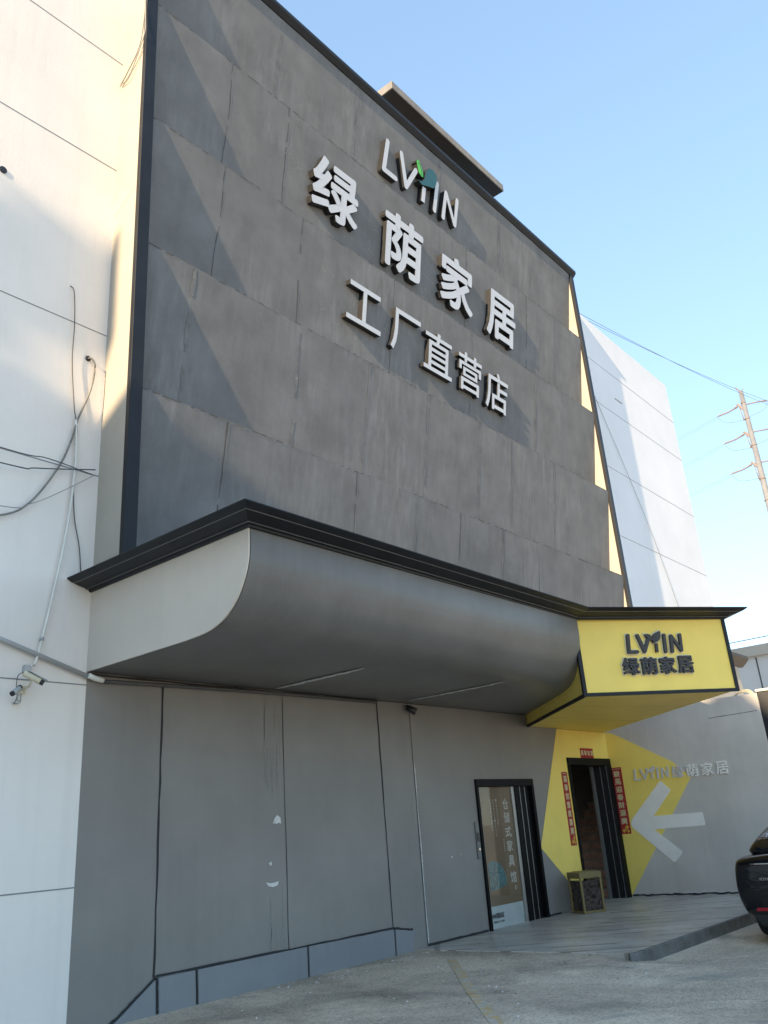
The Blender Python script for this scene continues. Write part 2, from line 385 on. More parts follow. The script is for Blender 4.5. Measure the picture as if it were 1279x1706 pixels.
# raised, tiled entrance platform with its dark kerb
pf = MB(); top = lambda a, b, c: (a, b, c)
pf.prism([(10.045, 5.035), (10.085, 4.99), (17.4, 4.883), (17.4, 9.0), (9.95, 9.0), (9.80, 7.6)], top, -0.2, 0.06)
structure(pf.build('platform_floor', M['tile']))
kb = MB(); kb.prism([(10.0, 4.99), (10.06, 4.935), (17.4, 4.83), (17.4, 4.878), (10.08, 4.985), (10.04, 5.03)], top, -0.25, 0.064)
structure(kb.build('kerb', M['kerb'], bevel=0.012))
mk = MB()
for (a, b) in (((9.25, 7.02), (7.50, 5.46)), ((7.47, 5.43), (5.2, 3.3))):
    d = (Vector(b)-Vector(a)).normalized(); q = Vector((-d.y, d.x))*0.055
    mk.add([(a[0]+q.x, a[1]+q.y, 0.052), (a[0]-q.x, a[1]-q.y, 0.052), (b[0]-q.x, b[1]-q.y, 0.052), (b[0]+q.x, b[1]+q.y, 0.052)], [(0, 1, 2, 3)])
structure(mk.build('road_marking', M['marking'], fix=False))

# loose grit lying on the yard
gr = MB(); rg = random.Random(11)
for i in range(420):
    if i < 170: t = rg.random(); x = 7.0+t*2.9+rg.gauss(0, .12); y = 7.75-t*.15+rg.gauss(0, .10)
    else: x = rg.uniform(5.0, 12.0); y = rg.uniform(4.0, 7.8)
    if x > 9.7 and y > 4.75: continue
    r = rg.choice((.004, .005, .006, .008, .012)); z = gz(x, y)
    P = [(x+math.cos(t*1.2566)*r*rg.uniform(.7, 1.4), y+math.sin(t*1.2566)*r*rg.uniform(.7, 1.4), z-.001) for t in range(5)]
    gr.add(P+[(x+rg.uniform(-.3, .3)*r, y+rg.uniform(-.3, .3)*r, z+r*rg.uniform(.5, 1))], [(0, 1, 5), (1, 2, 5), (2, 3, 5), (3, 4, 5), (4, 0, 5)], rg.choice((0, 0, 1, 1, 2)))
tag(gr.build('grit', [M['putty'], M['plaster_line'], M['kerb']], fix=False), 'loose grit and small stones scattered over the concrete yard', 'grit', kind='stuff')

# ================================================================== SHOP BUILDING
Zr = [14.95, 12.95, 10.80, 8.72, 6.63, 4.55, 2.6]        # tops of the façade courses
YF, REC = 7.455, 0.335
XL, XR = 4.65, 17.70
shop = thing('shop_building', 'white factory shop with stepped dark grey sign front, curved canopy and yellow entrance box', 'building', (10, 8, 0))

# white body: left wall, right wall, roof
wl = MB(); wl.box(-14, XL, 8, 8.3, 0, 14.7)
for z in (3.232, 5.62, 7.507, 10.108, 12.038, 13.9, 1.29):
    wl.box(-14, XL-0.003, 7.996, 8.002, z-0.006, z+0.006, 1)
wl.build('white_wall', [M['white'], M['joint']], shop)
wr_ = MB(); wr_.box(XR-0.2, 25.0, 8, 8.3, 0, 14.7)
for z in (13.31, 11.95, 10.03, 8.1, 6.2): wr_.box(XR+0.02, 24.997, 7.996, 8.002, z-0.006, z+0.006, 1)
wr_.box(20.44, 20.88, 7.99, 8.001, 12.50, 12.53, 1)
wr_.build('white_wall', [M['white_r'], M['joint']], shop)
rf = MB(); rf.box(-14, 25, 8.3, 22, 14.3, 14.55); rf.box(24.75, 25.0, 8.3, 22, 0, 14.7); rf.box(-14, 25, 21.75, 22, 0, 14.3); rf.box(-14, -13.75, 8.3, 21.75, 0, 14.7)
rf.build('roof', M['white'], shop)
# returns of the projecting sign front
for x0, x1 in ((XL, XL+0.14), (XR-0.14, XR)):
    rt = MB(); rt.box(x0, x1, 7.50, 8.0, 4.2, 15.0)
    if x0 == XL:
        for z in (9.3, 11.6): rt.add([(XL-0.003, 7.52, z+0.25), (XL-0.003, 7.52, z+0.257), (XL-0.003, 7.99, z+0.007), (XL-0.003, 7.99, z)], [(0, 1, 2, 3)], 1)
    rt.build('return_wall', [M['return'], M['joint']], shop)
bt = MB(); bt.box(XL+0.14, XR-0.14, 7.95, 8.3, 4.2, 15.0); bt.build('parapet_wall', M['white'], shop)
# saw-tooth courses
SEAMS = {0: [7.35, 9.3, 11.9, 14.2, 15.6], 1: [6.22, 7.41, 10.0, 12.5, 14.9, 16.2], 2: [6.07, 7.64, 9.9, 12.3, 14.8],
         3: [5.55, 7.5, 9.05, 10.6, 12.2, 13.3, 15.0], 4: [6.1, 8.55, 10.0, 11.2, 12.55, 13.8, 15.5], 5: [7, 10]}
for i in range(6):
    zt, zb = Zr[i], Zr[i+1]; a = REC/(zt-zb); p = MB()
    if i == 5: zb = 4.25
    yb = YF+a*(zt-zb)
    x0, x1 = XL+0.145, XR-0.145
    # top arris is a little wavy, as hand-set boards are
    n = 26; ring = []
    for k in range(n+1):
        x = x0+(x1-x0)*k/n; j = random.uniform(-0.006, 0.006) if 0 < k < n else 0
        ring.append([(x, YF+j*0.4, zt+j), (x, yb, zb+0.002), (x, 7.949, zb+0.002), (x, 7.949, zt+j)])
    p.loft(ring, sm=False)
    for sx in SEAMS[i]:
        pts = []; z = zt-0.01; dx = 0
        while z > zb+0.03:
            pts.append((sx+dx, z)); z -= random.uniform(0.08, 0.2); dx += random.uniform(-0.012, 0.012)
        wd = random.choice((0.008, 0.012, 0.03))
        kind = 2 if wd < 0.01 else 1
        for (xa, za), (xb, zb_) in zip(pts, pts[1:]):
            if random.random() < 0.12: continue
            f = lambda x, z, e: (x, YF+a*(zt-z)-e, z)
            wa = wd*random.uniform(0.5, 1.3)
            p.add([f(xa-wa, za, .004), f(xa+wa, za, .004), f(xb+wa, zb_, .004), f(xb-wa, zb_, .004)], [(0, 1, 2, 3)], kind)
    for k in range(90):
        if i == 0 or random.random() < 0.25: continue
        xa = x0+0.02+(x1-x0-.04)*k/90; xb = xa+random.uniform(.05, .15); h0 = random.uniform(.004, .012); dz = random.uniform(0.0, .006)
        if xb > x1: continue
        f = lambda x, z, e: (x, YF+a*(zt-z)-e, z)
        p.add([f(xa, zt-.004-dz, .006), f(xb, zt-.004, .006), f(xb, zt-.004-h0, .006), f(xa, zt-.006-dz-h0, .006)], [(0, 1, 2, 3)], 2 if random.random() < .75 else 1)
    p.build('facade_panel', [M['facade'], M['seam'], M['seam_dark']], shop, fix=False)
# dark metal frame
fm = MB(); fm.box(XL-0.002, XL+0.165, 7.425, 7.497, 4.2, 14.93)
fm.build('frame_post', M['trim'], shop, bevel=0.006)
fm = MB(); fm.box(XR-0.145, XR+0.012, 7.425, 7.497, 4.2, 14.93)
fm.build('frame_post', M['trim'], shop, bevel=0.006)
tp = MB(); tp.prism([(8.02, 14.93), (7.44, 14.93), (7.36, 15.02), (7.36, 15.10), (8.02, 15.10)], frame((XL-0.06, 0, 0), (0, 1, 0), (0, 0, 1), (1, 0, 0)), 0, XR-XL+0.14)
tp.build('coping', M['trim'], shop, bevel=0.006)
sl = MB(); sl.box(10.66, 14.96, 7.64, 11.2, 16.16, 16.36)
sl.build('roof_slab', M['slab'], shop, bevel=0.01)
su = MB(); su.box(10.68, 14.94, 7.66, 11.1, 16.15, 16.159); su.build('slab_soffit', M['trim'], shop)
su = MB(); su.box(11.0, 14.6, 8.6, 11.0, 14.56, 16.149); su.build('stair_house', M['return'], shop)

# ---- curved canopy
C0 = (XL, 8.0); BL = Vector((10.84, 5.465)); BR = Vector((12.84, 4.03)); BW = Vector((13.40, 8.0)); BC = Vector((16.42, 7.98))
prof = [(5.395, 4.25), (5.395, 4.05), (5.40, 3.98)] + [tuple(q) for q in curve_pts([(5.41, 3.92), (5.45, 3.80), (5.54, 3.64), (5.66, 3.52), (5.80, 3.44), (6.0, 3.388), (6.3, 3.372)], 5)] + [(7.0, 3.37), (7.998, 3.37)]
def xend(y): return 10.80+(y-5.40)*(BW.x-BL.x)/(BW.y-BL.y)
cp = MB(); A = [(XL+0.02, y, z) for y, z in prof]; B = [(xend(y), y, z) for y, z in prof]
nseg = 14; rings = [[tuple(Vector(a).lerp(Vector(b), t/nseg)) for a, b in zip(A, B)] for t in range(nseg+1)]
cp.loft(rings, closed=False, caps=False, mi=0, sm=True)
canopy = cp.build('canopy', [M['canopy']], shop, fix=False)
for (x, ya, yb) in ((7.19, 7.85, 6.35), (9.74, 7.76, 6.05)):          # plaster scars under the soffit
    k = MB(); pts = []; y = ya; n = 26
    for i in range(n+1):
        t = i/n; pts.append((x+random.uniform(-.012, .012), ya+(yb-ya)*t, (0.012+0.034*math.sin(math.pi*t)**0.6)*random.uniform(.6, 1.3)))
    zz = lambda y: 3.358 if y > 6.3 else 3.364
    k.add([(px-wd, py, zz(py)) for px, py, wd in pts]+[(px+wd, py, zz(py)) for px, py, wd in pts], [(i, i+1, n+2+i, n+1+i) for i in range(n)])
    k.build('plaster_scar', M['plaster_line'], canopy, fix=False)
sp = MB(); sp.prism([(y, z) for y, z in prof]+[(7.998, 4.25)], frame((XL, 0, 0), (0, 1, 0), (0, 0, 1), (-1, 0, 0)), -0.012, 0.006)
sp.build('side_panel', M['side'], canopy)
tpn = MB(); tpn.prism([(XL, 7.99), (XL, 5.39), (10.8, 5.39), (BL.x, BL.y), (BR.x, BR.y), (16.42, 7.99)], top, 4.255, 4.30)
tpn.build('canopy_roof', M['tileroof'], canopy)
# crown moulding swept round canopy and entrance box
PATH = [Vector((XL, 7.995)), Vector((XL, 5.395)), Vector((10.79, 5.43)), BR.copy(), Vector((16.45, 7.995))]
PROFILE = [(0.0, 4.10), (0.035, 4.10), (0.04, 4.14), (0.075, 4.15), (0.085, 4.175), (0.15, 4.205), (0.205, 4.235), (0.215, 4.25), (0.25, 4.262), (0.285, 4.305), (0.30, 4.33), (0.30, 4.35), (0.0, 4.35)]
PROFILE = [(d_, 4.35-(4.35-z_)*0.47) for d_, z_ in PROFILE]
def offs(i, d):
    p = PATH[i]; d0 = (PATH[i]-PATH[i-1]).normalized() if i else None; d1 = (PATH[i+1]-PATH[i]).normalized() if i < len(PATH)-1 else None
    d0 = d0 or d1; d1 = d1 or d0
    n0 = Vector((d0.y, -d0.x)); n1 = Vector((d1.y, -d1.x)); m = (n0+n1)/(1+n0.dot(n1)); return p+m*d
def sweep(i0, i1, name):
    c = MB(); rings = []
    for i in (i0, i1):
        rings.append([(*offs(i, -dd if False else dd), z) for dd, z in PROFILE])
    c.loft(rings, sm=False)
    return c.build(name, [M['trim']], canopy)
# path runs wall -> front -> right, so the outside lies on its right-hand side
PATH_SIGN = 1
for i in range(4):
    cn = sweep(i, i+1, 'cornice')
    for prf in ([(0.214, 4.299), (0.222, 4.300), (0.222, 4.304), (0.214, 4.304)], [(0.072, 4.254), (0.080, 4.254), (0.080, 4.258), (0.072, 4.258)]):
        c = MB(); c.loft([[(*offs(q, dd), z) for dd, z in prf] for q in (i, i+1)], sm=False); c.build('pale_edge_line', M['trim_line'], cn)  # thin paler strips along the cornice edges

# ---- yellow entrance box
eb = MB(); uB = (BR-BL).normalized(); nB = Vector((uB.y, -uB.x))
LB = (BR-BL).length
FB = frame((BL.x, BL.y, 0), (uB.x, uB.y, 0), (0, 0, 1), (nB.x, nB.y, 0))
eb.prism([(BL.x, BL.y), (BR.x, BR.y), (16.42, 7.99), (13.40, 7.99)], top, 3.17, 4.25)
ebox = eb.build('entrance_canopy', M['yellow'], shop)
et = MB()
et.prism([(-0.03, 3.15), (0.025, 3.15), (0.025, 4.236), (-0.03, 4.236)], FB, -0.03, 0.018)
et.prism([(LB-0.025, 3.15), (LB+0.03, 3.15), (LB+0.03, 4.236), (LB-0.025, 4.236)], FB, -0.03, 0.018)
et.prism([(0.025, 3.15), (LB-0.025, 3.15), (LB-0.025, 3.195), (0.025, 3.195)], FB, -0.03, 0.018)
dL = (Vector((13.40, 7.99))-BL); uL = dL.normalized(); nL = Vector((-uL.y, uL.x))
FL = frame((BL.x, BL.y, 0), (uL.x, uL.y, 0), (0, 0, 1), (nL.x, nL.y, 0))
et.prism([(0.02, 3.148), (dL.length-0.02, 3.148), (dL.length-0.02, 3.195), (0.02, 3.195)], FL, -0.02, 0.012)
et.build('edge_trim', M['trim'], ebox)
dR = (Vector((16.42, 7.99))-BR); uR = dR.normalized(); nR = Vector((uR.y, -uR.x))
FR = frame((BR.x, BR.y, 0), (uR.x, uR.y, 0), (0, 0, 1), (nR.x, nR.y, 0))
rs = MB(); rs.prism([(0.02, 3.175), (dR.length, 3.175), (dR.length, 4.236), (0.02, 4.236)], FR, 0.002, 0.012)
rs.build('grey_side_panel', M['lower'], ebox)
sj = MB()
for t in (0.30, 0.66):
    a = BL.lerp(Vector((13.40, 7.99)), t); b = BR.lerp(Vector((16.42, 7.99)), t); d = (b-a).normalized(); q = Vector((-d.y, d.x))*0.004
    a = a+d*0.06; b = b-d*0.06
    sj.add([(a.x+q.x, a.y+q.y, 3.166), (a.x-q.x, a.y-q.y, 3.166), (b.x-q.x, b.y-q.y, 3.166), (b.x+q.x, b.y+q.y, 3.166)], [(0, 1, 2, 3)])
sj.build('soffit_joint', M['letter_dark'], ebox, fix=False)

# ---- grey lower wall with the two openings
D1 = (11.56, 13.31, 2.25); D2 = (14.68, 16.30, 2.64)
lw = MB()
for x0, x1, z0, z1 in ((XL, D1[0], 0, 3.365), (D1[0], D1[1], D1[2], 3.365), (D1[1], D2[0], 0, 3.365), (D2[0], D2[1], D2[2], 3.365), (D2[1], 16.45, 0, 3.365)):
    lw.box(x0, x1, 8.0, 8.26, z0, z1)
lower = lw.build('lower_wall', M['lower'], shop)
FW = FRONT(8.0)
pm = MB()    # painted yellow shape on the back wall, broken round the doorway
pm.prism([(14.46, 3.165), (13.35, 1.13), (14.05, 0.60), (14.672, 0.10), (14.672, 2.645), (16.445, 2.645), (16.445, 3.165)], FW, -0.002, 0.004)
pm.build('painted_shape', M['yellow'], lower)
gv = MB()    # black joint lines of the walled-up bay
def hand_line(mb, pts, wd, fr, c=0.004, mi=0, n=14, jit=0.004):
    for (a, b) in zip(pts, pts[1:]):
        a, b = Vector(a), Vector(b); d = (b-a).normalized(); q = Vector((-d.y, d.x)); P = []
        for i in range(n+1):
            p = a.lerp(b, i/n)+q*random.uniform(-jit, jit); ww = wd*random.uniform(.7, 1.25); P.append((p-q*ww, p+q*ww))
        mb.add([fr(p[0], p[1], c) for p, _ in P]+[fr(p[0], p[1], c) for _, p in P], [(i, i+1, n+2+i, n+1+i) for i in range(n)], mi)
hand_line(gv, [(5.60, 3.30), (5.58, 0.38)], 0.012, FW)
hand_line(gv, [(9.28, 3.34), (9.32, 0.38)], 0.012, FW)
hand_line(gv, [(4.68, 3.345), (9.30, 3.35)], 0.012, FW, 0.005)
hand_line(gv, [(7.42, 3.33), (7.43, 0.37)], 0.005, FW)
hand_line(gv, [(10.02, 3.33), (10.03, 0.07)], 0.006, FW, mi=1, jit=0.003)
hand_line(gv, [(10.05, 2.5), (10.055, 0.05)], 0.008, FW, 0.003, mi=2)
for k in range(16):
    x = random.uniform(7.1, 7.4); z = random.choice((random.uniform(2.2, 3.3), random.uniform(.45, 1.0))); l = random.uniform(.2, .7)
    hand_line(gv, [(x, z), (x+random.uniform(-.01, .01), max(.4, z-l))], 0.004, FW, 0.0035, mi=3, n=5, jit=.003)
for k in range(8):
    x = random.uniform(9.8, 10.2); z = random.uniform(0.6, 2.4); l = random.uniform(.2, .5)
    hand_line(gv, [(x, z), (x, z-l)], 0.004, FW, 0.0035, mi=3, n=5, jit=.003)
gv.build('joint_line', [M['jointblack'], M['seam_dark'], M['plaster_line'], M['drip']], lower, fix=False)
for poly in ([(7.22, 1.77), (7.25, 1.83), (7.29, 1.86), (7.34, 1.83), (7.35, 1.76), (7.31, 1.775), (7.28, 1.76)],
             [(7.09, 1.125), (7.16, 1.11), (7.24, 1.115), (7.29, 1.12), (7.27, 1.08), (7.20, 1.065), (7.13, 1.08)],
             [(7.14, 1.33), (7.18, 1.345), (7.19, 1.31), (7.16, 1.30)], [(10.75, 1.15), (10.78, 1.17), (10.79, 1.14)], [(11.0, 1.18), (11.03, 1.19), (11.02, 1.165)]):
    k = MB(); k.prism(poly, FW, 0.0, 0.008); k.build('putty_patch', M['putty'], lower)
kl = MB(); hand_line(kl, [(10.04, 0.075), (D1[0]-.03, 0.075)], 0.016, FW, 0.004); kl.build('skirting', M['jointblack'], lower, fix=False); kl = MB(); hand_line(kl, [(D1[1]+.02, 0.075), (13.75, 0.075)], 0.014, FW, 0.004)
kl.build('skirting', M['jointblack'], lower, fix=False)
# painted sheet plinth: five boards
for poly in ([(5.585, 0.355), (5.20, 0.10), (4.98, -0.03), (5.60, -0.03)], [(5.625, 0.37), (6.075, 0.37), (6.09, 0.0), (5.64, 0.0)], [(6.11, 0.37), (7.70, 0.37), (7.705, 0.0), (6.125, 0.0)],
             [(7.735, 0.37), (9.305, 0.36), (9.305, 0.0), (7.735, 0.0)], [(9.34, 0.355), (9.74, 0.29), (9.68, 0.05), (9.50, 0.0), (9.335, 0.03)]):
    k = MB(); k.prism(poly, FW, 0.0, 0.03); k.build('plinth_board', M['plinth'], shop, bevel=0.004)
pl = MB()
hand_line(pl, [(5.60, 0.385), (9.32, 0.375)], 0.012, FW, 0.012); hand_line(pl, [(9.32, 0.375), (9.72, 0.31)], 0.012, FW, 0.012)
hand_line(pl, [(5.60, 0.375), (5.20, 0.115), (4.98, -0.01)], 0.014, FW, 0.012)
for x in (5.61, 6.10, 7.72, 9.32): hand_line(pl, [(x, 0.37), (x+.012, 0.02)], 0.014, FW, 0.012)
pl.build('plinth_joint', M['jointblack'], shop, fix=False)

# ---- left door: poster-covered glass leaf and black sliding panel
fr1 = MB(); Fd = FRONT(8.0); x0, x1, zt = D1
fr1.box(x0-0.005, x0+0.06, 7.965, 8.14, 0.06, zt-0.105); fr1.box(x0-0.005, x1+0.005, 7.965, 8.14, zt-0.105, zt+0.01); fr1.box(x1-0.07, x1+0.005, 7.965, 8.14, 0.06, zt-0.105)
glassdoor = fr1.build('sliding_door', M['black'], shop, bevel=0.004)
k = MB(); k.box(12.78, x1-0.072, 8.03, 8.13, 0.06, zt-0.107)
for xx in (12.93, 13.09): k.box(xx-0.006, xx+0.006, 8.024, 8.031, 0.06, zt-0.107, 1)
k.build('side_panel', [M['black'], M['steel']], glassdoor)
k = MB(); k.box(11.70, 11.745, 8.05, 8.11, 0.06, zt-0.107); k.box(12.69, 12.778, 8.045, 8.11, 0.06, zt-0.107)
k.build('door_stile', M['steel'], glassdoor)
k = MB(); k.box(11.625, 11.70, 8.09, 8.12, 0.06, zt-0.107); k.build('side_light', M['glass_dark'], glassdoor)
po = MB(); po.box(11.747, 12.688, 8.07, 8.11, 0.37, zt-0.107, 0); po.box(11.747, 12.688, 8.069, 8.11, 0.06, 0.37, 1)
Fp = FRONT(8.069)
for ch, zc in zip('仓储式家具馆', (1.87, 1.655, 1.435, 1.215, 0.985, 0.745)):
    add_glyph(po, ch, (12.40, 12.58, zc-0.085, zc+0.085), Fp, 0.0, 0.003, 2, bold=0.02)
ring = [(12.53+0.032*math.cos(t*math.pi/6), 0.585+0.032*math.sin(t*math.pi/6)) for t in range(12)]; rin = [(12.53+(a-12.53)*.55, 0.585+(b-.585)*.55) for a, b in ring]
po.add([Fp(a, b, .003) for a, b in ring+rin], [(i, (i+1) % 12, 12+(i+1) % 12, 12+i) for i in range(12)], 2)
for ci, (cx, z0, n) in enumerate(((12.04, 1.95, 11), (12.13, 1.95, 13), (12.22, 1.95, 9), (12.33, 1.33, 6))):
    s_ = 0.036 if ci < 3 else 0.026
    for r_ in range(n):
        ch = '好家具源自工厂直营品质生活每一天舒适空间为你而来绿荫家居'[(ci*7+r_) % 28]
        add_glyph(po, ch, (cx-s_/2, cx+s_/2, z0-r_*s_*1.25-s_, z0-r_*s_*1.25), Fp, 0.0, 0.002, 2)
# the printed armchair
po.prism([(11.79, 0.98), (11.86, 1.02), (11.98, 1.02), (12.12, 0.97), (12.23, 0.88), (12.29, 0.76), (12.29, 0.68), (12.25, 0.645), (12.0, 0.60), (11.80, 0.575)], Fp, 0, 0.0025, 3)
for i in range(6):
    a = 11.82+i*0.078; po.prism(stroke_poly([(a, 0.84-i*.012), (a+0.03, 0.75-i*.006), (a+0.035, 0.62)], 0.008, 3), Fp, 0.0025, 0.0035, 4)
po.prism(stroke_poly([(11.80, 0.87), (11.93, 0.83), (12.06, 0.85), (12.17, 0.82)], 0.010, 3), Fp, 0.0025, 0.0037, 4)
for a in (11.87, 12.0, 12.12): po.prism(stroke_poly([(a, 0.99), (a+.01, 0.93), (a, 0.89)], 0.006, 3), Fp, 0.0025, 0.0036, 4)
add_glyph(po, 'VIN绿荫家居', (11.76, 12.10, 0.195, 0.275), FRONT(8.068), 0.0, 0.003, 5, bold=0.01)
add_glyph(po, '绿荫家居工厂直营店', (11.80, 12.10, 0.135, 0.165), FRONT(8.068), 0.0, 0.003, 5)
poster = po.build('poster', [M['poster'], M['poster_white'], M['poster_text'], M['sofa'], M['sofa_dark'], M['letter_dark']], glassdoor)
def glass_mat():
    m, n, b = nodes('clear_door_glass', 0.03); b.inputs['Base Color'].default_value = (0.9, 0.95, 0.94, 1)
    tr = n.nodes.new('ShaderNodeBsdfTransparent'); gl = n.nodes.new('ShaderNodeBsdfGlossy'); gl.inputs['Roughness'].default_value = 0.02
    lw_ = n.nodes.new('ShaderNodeLayerWeight'); lw_.inputs[0].default_value = 0.5; mx = n.nodes.new('ShaderNodeMixShader')
    fz = ramp(n, lw_.outputs['Facing'], [(0.0, 0.02), (0.6, 0.03), (0.85, 0.045), (1.0, 0.3)])
    n.links.new(fz, mx.inputs[0]); n.links.new(tr.outputs[0], mx.inputs[1]); n.links.new(gl.outputs[0], mx.inputs[2])
    n.links.new(mx.outputs[0], n.nodes['Material Output'].inputs[0]); return m
M['glass'] = glass_mat()
k = MB(); k.box(11.747, 12.688, 8.05, 8.056, 0.065, zt-0.11); k.build('glass_pane', M['glass'], glassdoor)
# ---- right doorway with stair
fr2 = MB(); x0, x1, zt = D2
fr2.box(x0-0.005, x0+0.06, 7.965, 8.30, 0.06, zt-0.13); fr2.box(x0-0.005, 16.446, 7.965, 8.30, zt-0.13, zt)
doorway = fr2.build('doorway', M['black'], shop, bevel=0.004)
jm = MB(); jm.prism([(16.448, 7.965), (16.448, 8.30), (16.20, 8.30), (16.17, 8.24), (16.30, 7.965)], top, 0.06, zt-0.132)
jm.build('door_jamb', M['black'], doorway)
def on_j(t): return Vector((16.30, 7.965)).lerp(Vector((16.17, 8.24)), t)
st_ = MB()
for t in (0.15, 0.55):
    q = on_j(t); st_.box(q.x-0.010, q.x+0.002, q.y-0.006, q.y+0.006, 0.06, zt-0.134)
st_.box(16.11, 16.168, 8.235, 8.29, 0.06, zt-0.132)
st_.build('steel_strip', M['steel'], doorway)
ih = MB()    # dim stair hall behind; the flight climbs to the right, away from the door
ih.box(14.45, 14.6, 8.27, 10.2, 0, 5.4); ih.box(14.6, 20.5, 10.05, 10.2, 0, 5.4); ih.box(14.6, 20.5, 8.30, 10.05, 5.25, 5.4); ih.box(20.35, 20.5, 8.302, 10.05, 0, 5.25)
ih.box(14.6, 16.40, 8.302, 8.40, zt, 5.25); ih.box(16.60, 20.35, 8.302, 8.40, 0, 5.25)
ih.prism([(14.6, 2.45), (16.2, 2.45), (20.35, 5.0), (20.35, 5.24), (14.6, 5.24)], frame((0, 9.2, 0), (1, 0, 0), (0, 0, 1), (0, -1, 0)), -0.85, 0.0)
ih.build('stair_hall', M['dark_room'], shop)
stair = MB()
for i in range(13):
    xs_ = 16.38+i*0.28; h = 0.06+(i+1)*0.165
    stair.box(xs_, xs_+0.30, 8.41, 10.04, 0.0, h-0.03, 0); stair.box(xs_-0.02, xs_+0.299, 8.405, 10.045, h-0.03, h, 1)
FST = lambda i: frame((16.38+i*0.28, 0, 0), (0, -1, 0), (0, 0, 1), (-1, 0, 0))
for (i, txt, bx) in ((1, 'E', (-8.75, -8.62, 0.25, 0.345)), (1, '步步', (-9.25, -9.0, 0.26, 0.33)), (2, '回家', (-9.2, -8.8, 0.43, 0.49)), (0, '欢迎', (-9.35, -9.05, 0.10, 0.17))):
    add_glyph(stair, txt, bx, FST(i), 0, 0.004, 2)
stair.build('staircase', [M['riser'], M['tread'], M['poster_text']], shop)

# ================================================================== SIDE WALL (angled, low)
ang = math.radians(170); uW = Vector((math.sin(ang), math.cos(ang))); nW = Vector((uW.y, -uW.x)); nW = nW if nW.x < 0 else -nW
WO = Vector((16.45, 8.0)); WLn = 3.06
FWR = frame((WO.x, WO.y, 0), (uW.x, uW.y, 0), (0, 0, 1), (nW.x, nW.y, 0))
side = thing('low_wall', 'low grey angled wall with half a yellow painted shape, right of the open doorway', 'wall', (WO.x+uW.x*1.5, WO.y+uW.y*1.5, 0))
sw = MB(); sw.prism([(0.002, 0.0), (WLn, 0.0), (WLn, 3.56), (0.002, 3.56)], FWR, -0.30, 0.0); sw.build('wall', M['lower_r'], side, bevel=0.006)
k = MB(); k.prism([(0.004, 3.165), (0.16, 3.13), (1.26, 2.46), (1.55, 2.15), (0.03, 0.075), (0.004, 0.075)], FWR, -0.002, 0.004); k.build('painted_shape', M['yellow'], side)
k = MB(); hand_line(k, [(0.05, 0.085), (3.0, 0.08)], 0.016, FWR, 0.004, n=40, jit=.01); k.build('skirting', M['jointblack'], side, fix=False); k = MB()
hand_line(k, [(1.0, 0.115), (3.0, 0.12)], 0.010, FWR, 0.006, mi=1, n=40, jit=.012)
k.build('mortar_edge', [M['putty'], M['putty']], side, fix=False); k = MB(); hand_line(k, [(2.1, 3.20), (3.0, 3.24)], 0.004, FWR, 0.004, n=10, jit=.004); k.build('wall_crack', M['jointblack'], side, fix=False)
gp = thing('wall_end_post', 'dark post standing in for the end face of the low grey wall', 'wall end', (WO.x+uW.x*3.2, WO.y+uW.y*3.2, 0))  # the wall's dark end face, built as a separate post
k = MB(); k.prism([(WLn+0.004, 0), (WLn+0.30, 0), (WLn+0.30, 3.58), (WLn+0.004, 3.58)], FWR, -0.34, -0.02); k.build('post', M['trim'], gp, bevel=0.008)
k = MB(); k.prism([(WLn-0.02, 3.582), (WLn+0.33, 3.582), (WLn+0.33, 3.63), (WLn-0.02, 3.63)], FWR, -0.37, 0.01); k.build('cap', M['side'], gp, bevel=0.006)

# ================================================================== LETTERING
def row_frame(i):
    zt, zb = Zr[i], Zr[i+1]; a = REC/(zt-zb)
    n = Vector((0, -1, -a)).normalized(); v = Vector((0, -a, 1)).normalized()
    # b is measured as height z, so scale v to climb one unit of z per unit b
    o = Vector((0, YF+a*zt, 0))
    return lambda A_, B_, c=0.0: tuple(o+Vector((A_, 0, 0))+v*(B_/v.z)+n*c)
def logo(letter_mb, fr, a0, a1, b0, b1, c0, c1, r):
    """the five-letter roman logo; returns dict of MB per letter"""
    X = lambda t: a0+(a1-a0)*t; Zb = lambda t: b0+(b1-b0)*t
    out = {}
    out['L'] = [stroke_poly([(X(.045), Zb(.96)), (X(.02), Zb(.06)), (X(.165), Zb(.06))], r)]
    out['V'] = [stroke_poly([(X(.215), Zb(.95)), (X(.295), Zb(.07)), (X(.405), Zb(.80))], r)]
    out['Y'] = [[(X(.49), Zb(.02)), (X(.535), Zb(.02)), (X(.545), Zb(.50)), (X(.50), Zb(.50))]]
    out['I'] = [stroke_poly([(X(.69), Zb(.95)), (X(.67), Zb(.05))], r)]
    out['N'] = [stroke_poly([(X(.79), Zb(.05)), (X(.815), Zb(.90)), (X(.955), Zb(.10)), (X(.975), Zb(.95))], r)]
    return out
LF = row_frame(0)
lg = thing('roman_sign_lettering', 'raised white roman letters with green and teal leaves, top line of the facade sign', 'sign', (11.2, 7.6, 13.4))
for nm, polys in logo(None, LF, 9.98, 12.46, 13.47, 14.20, 0, 0, 0.055).items():
    k = MB()
    for p in polys: k.prism(p, LF, 0.0, 0.125, 0, 1)
    k.build('letter', [M['letter'], M['letter_side']], lg)
k = MB(); k.prism([(10.95, 14.22), (10.99, 14.31), (11.05, 14.30), (11.12, 14.22), (11.19, 14.10), (11.20, 14.02), (11.15, 14.00), (11.05, 14.05), (10.97, 14.236)], LF, 0.02, 0.145, 0, 1)
k.prism(stroke_poly([(11.01, 14.26), (11.09, 14.236), (11.16, 14.02)], 0.006, 3), LF, 0.145, 0.149, 2); k.build('leaf', [M['leaf_green'], M['letter_side'], M['leaf_teal']], lg)
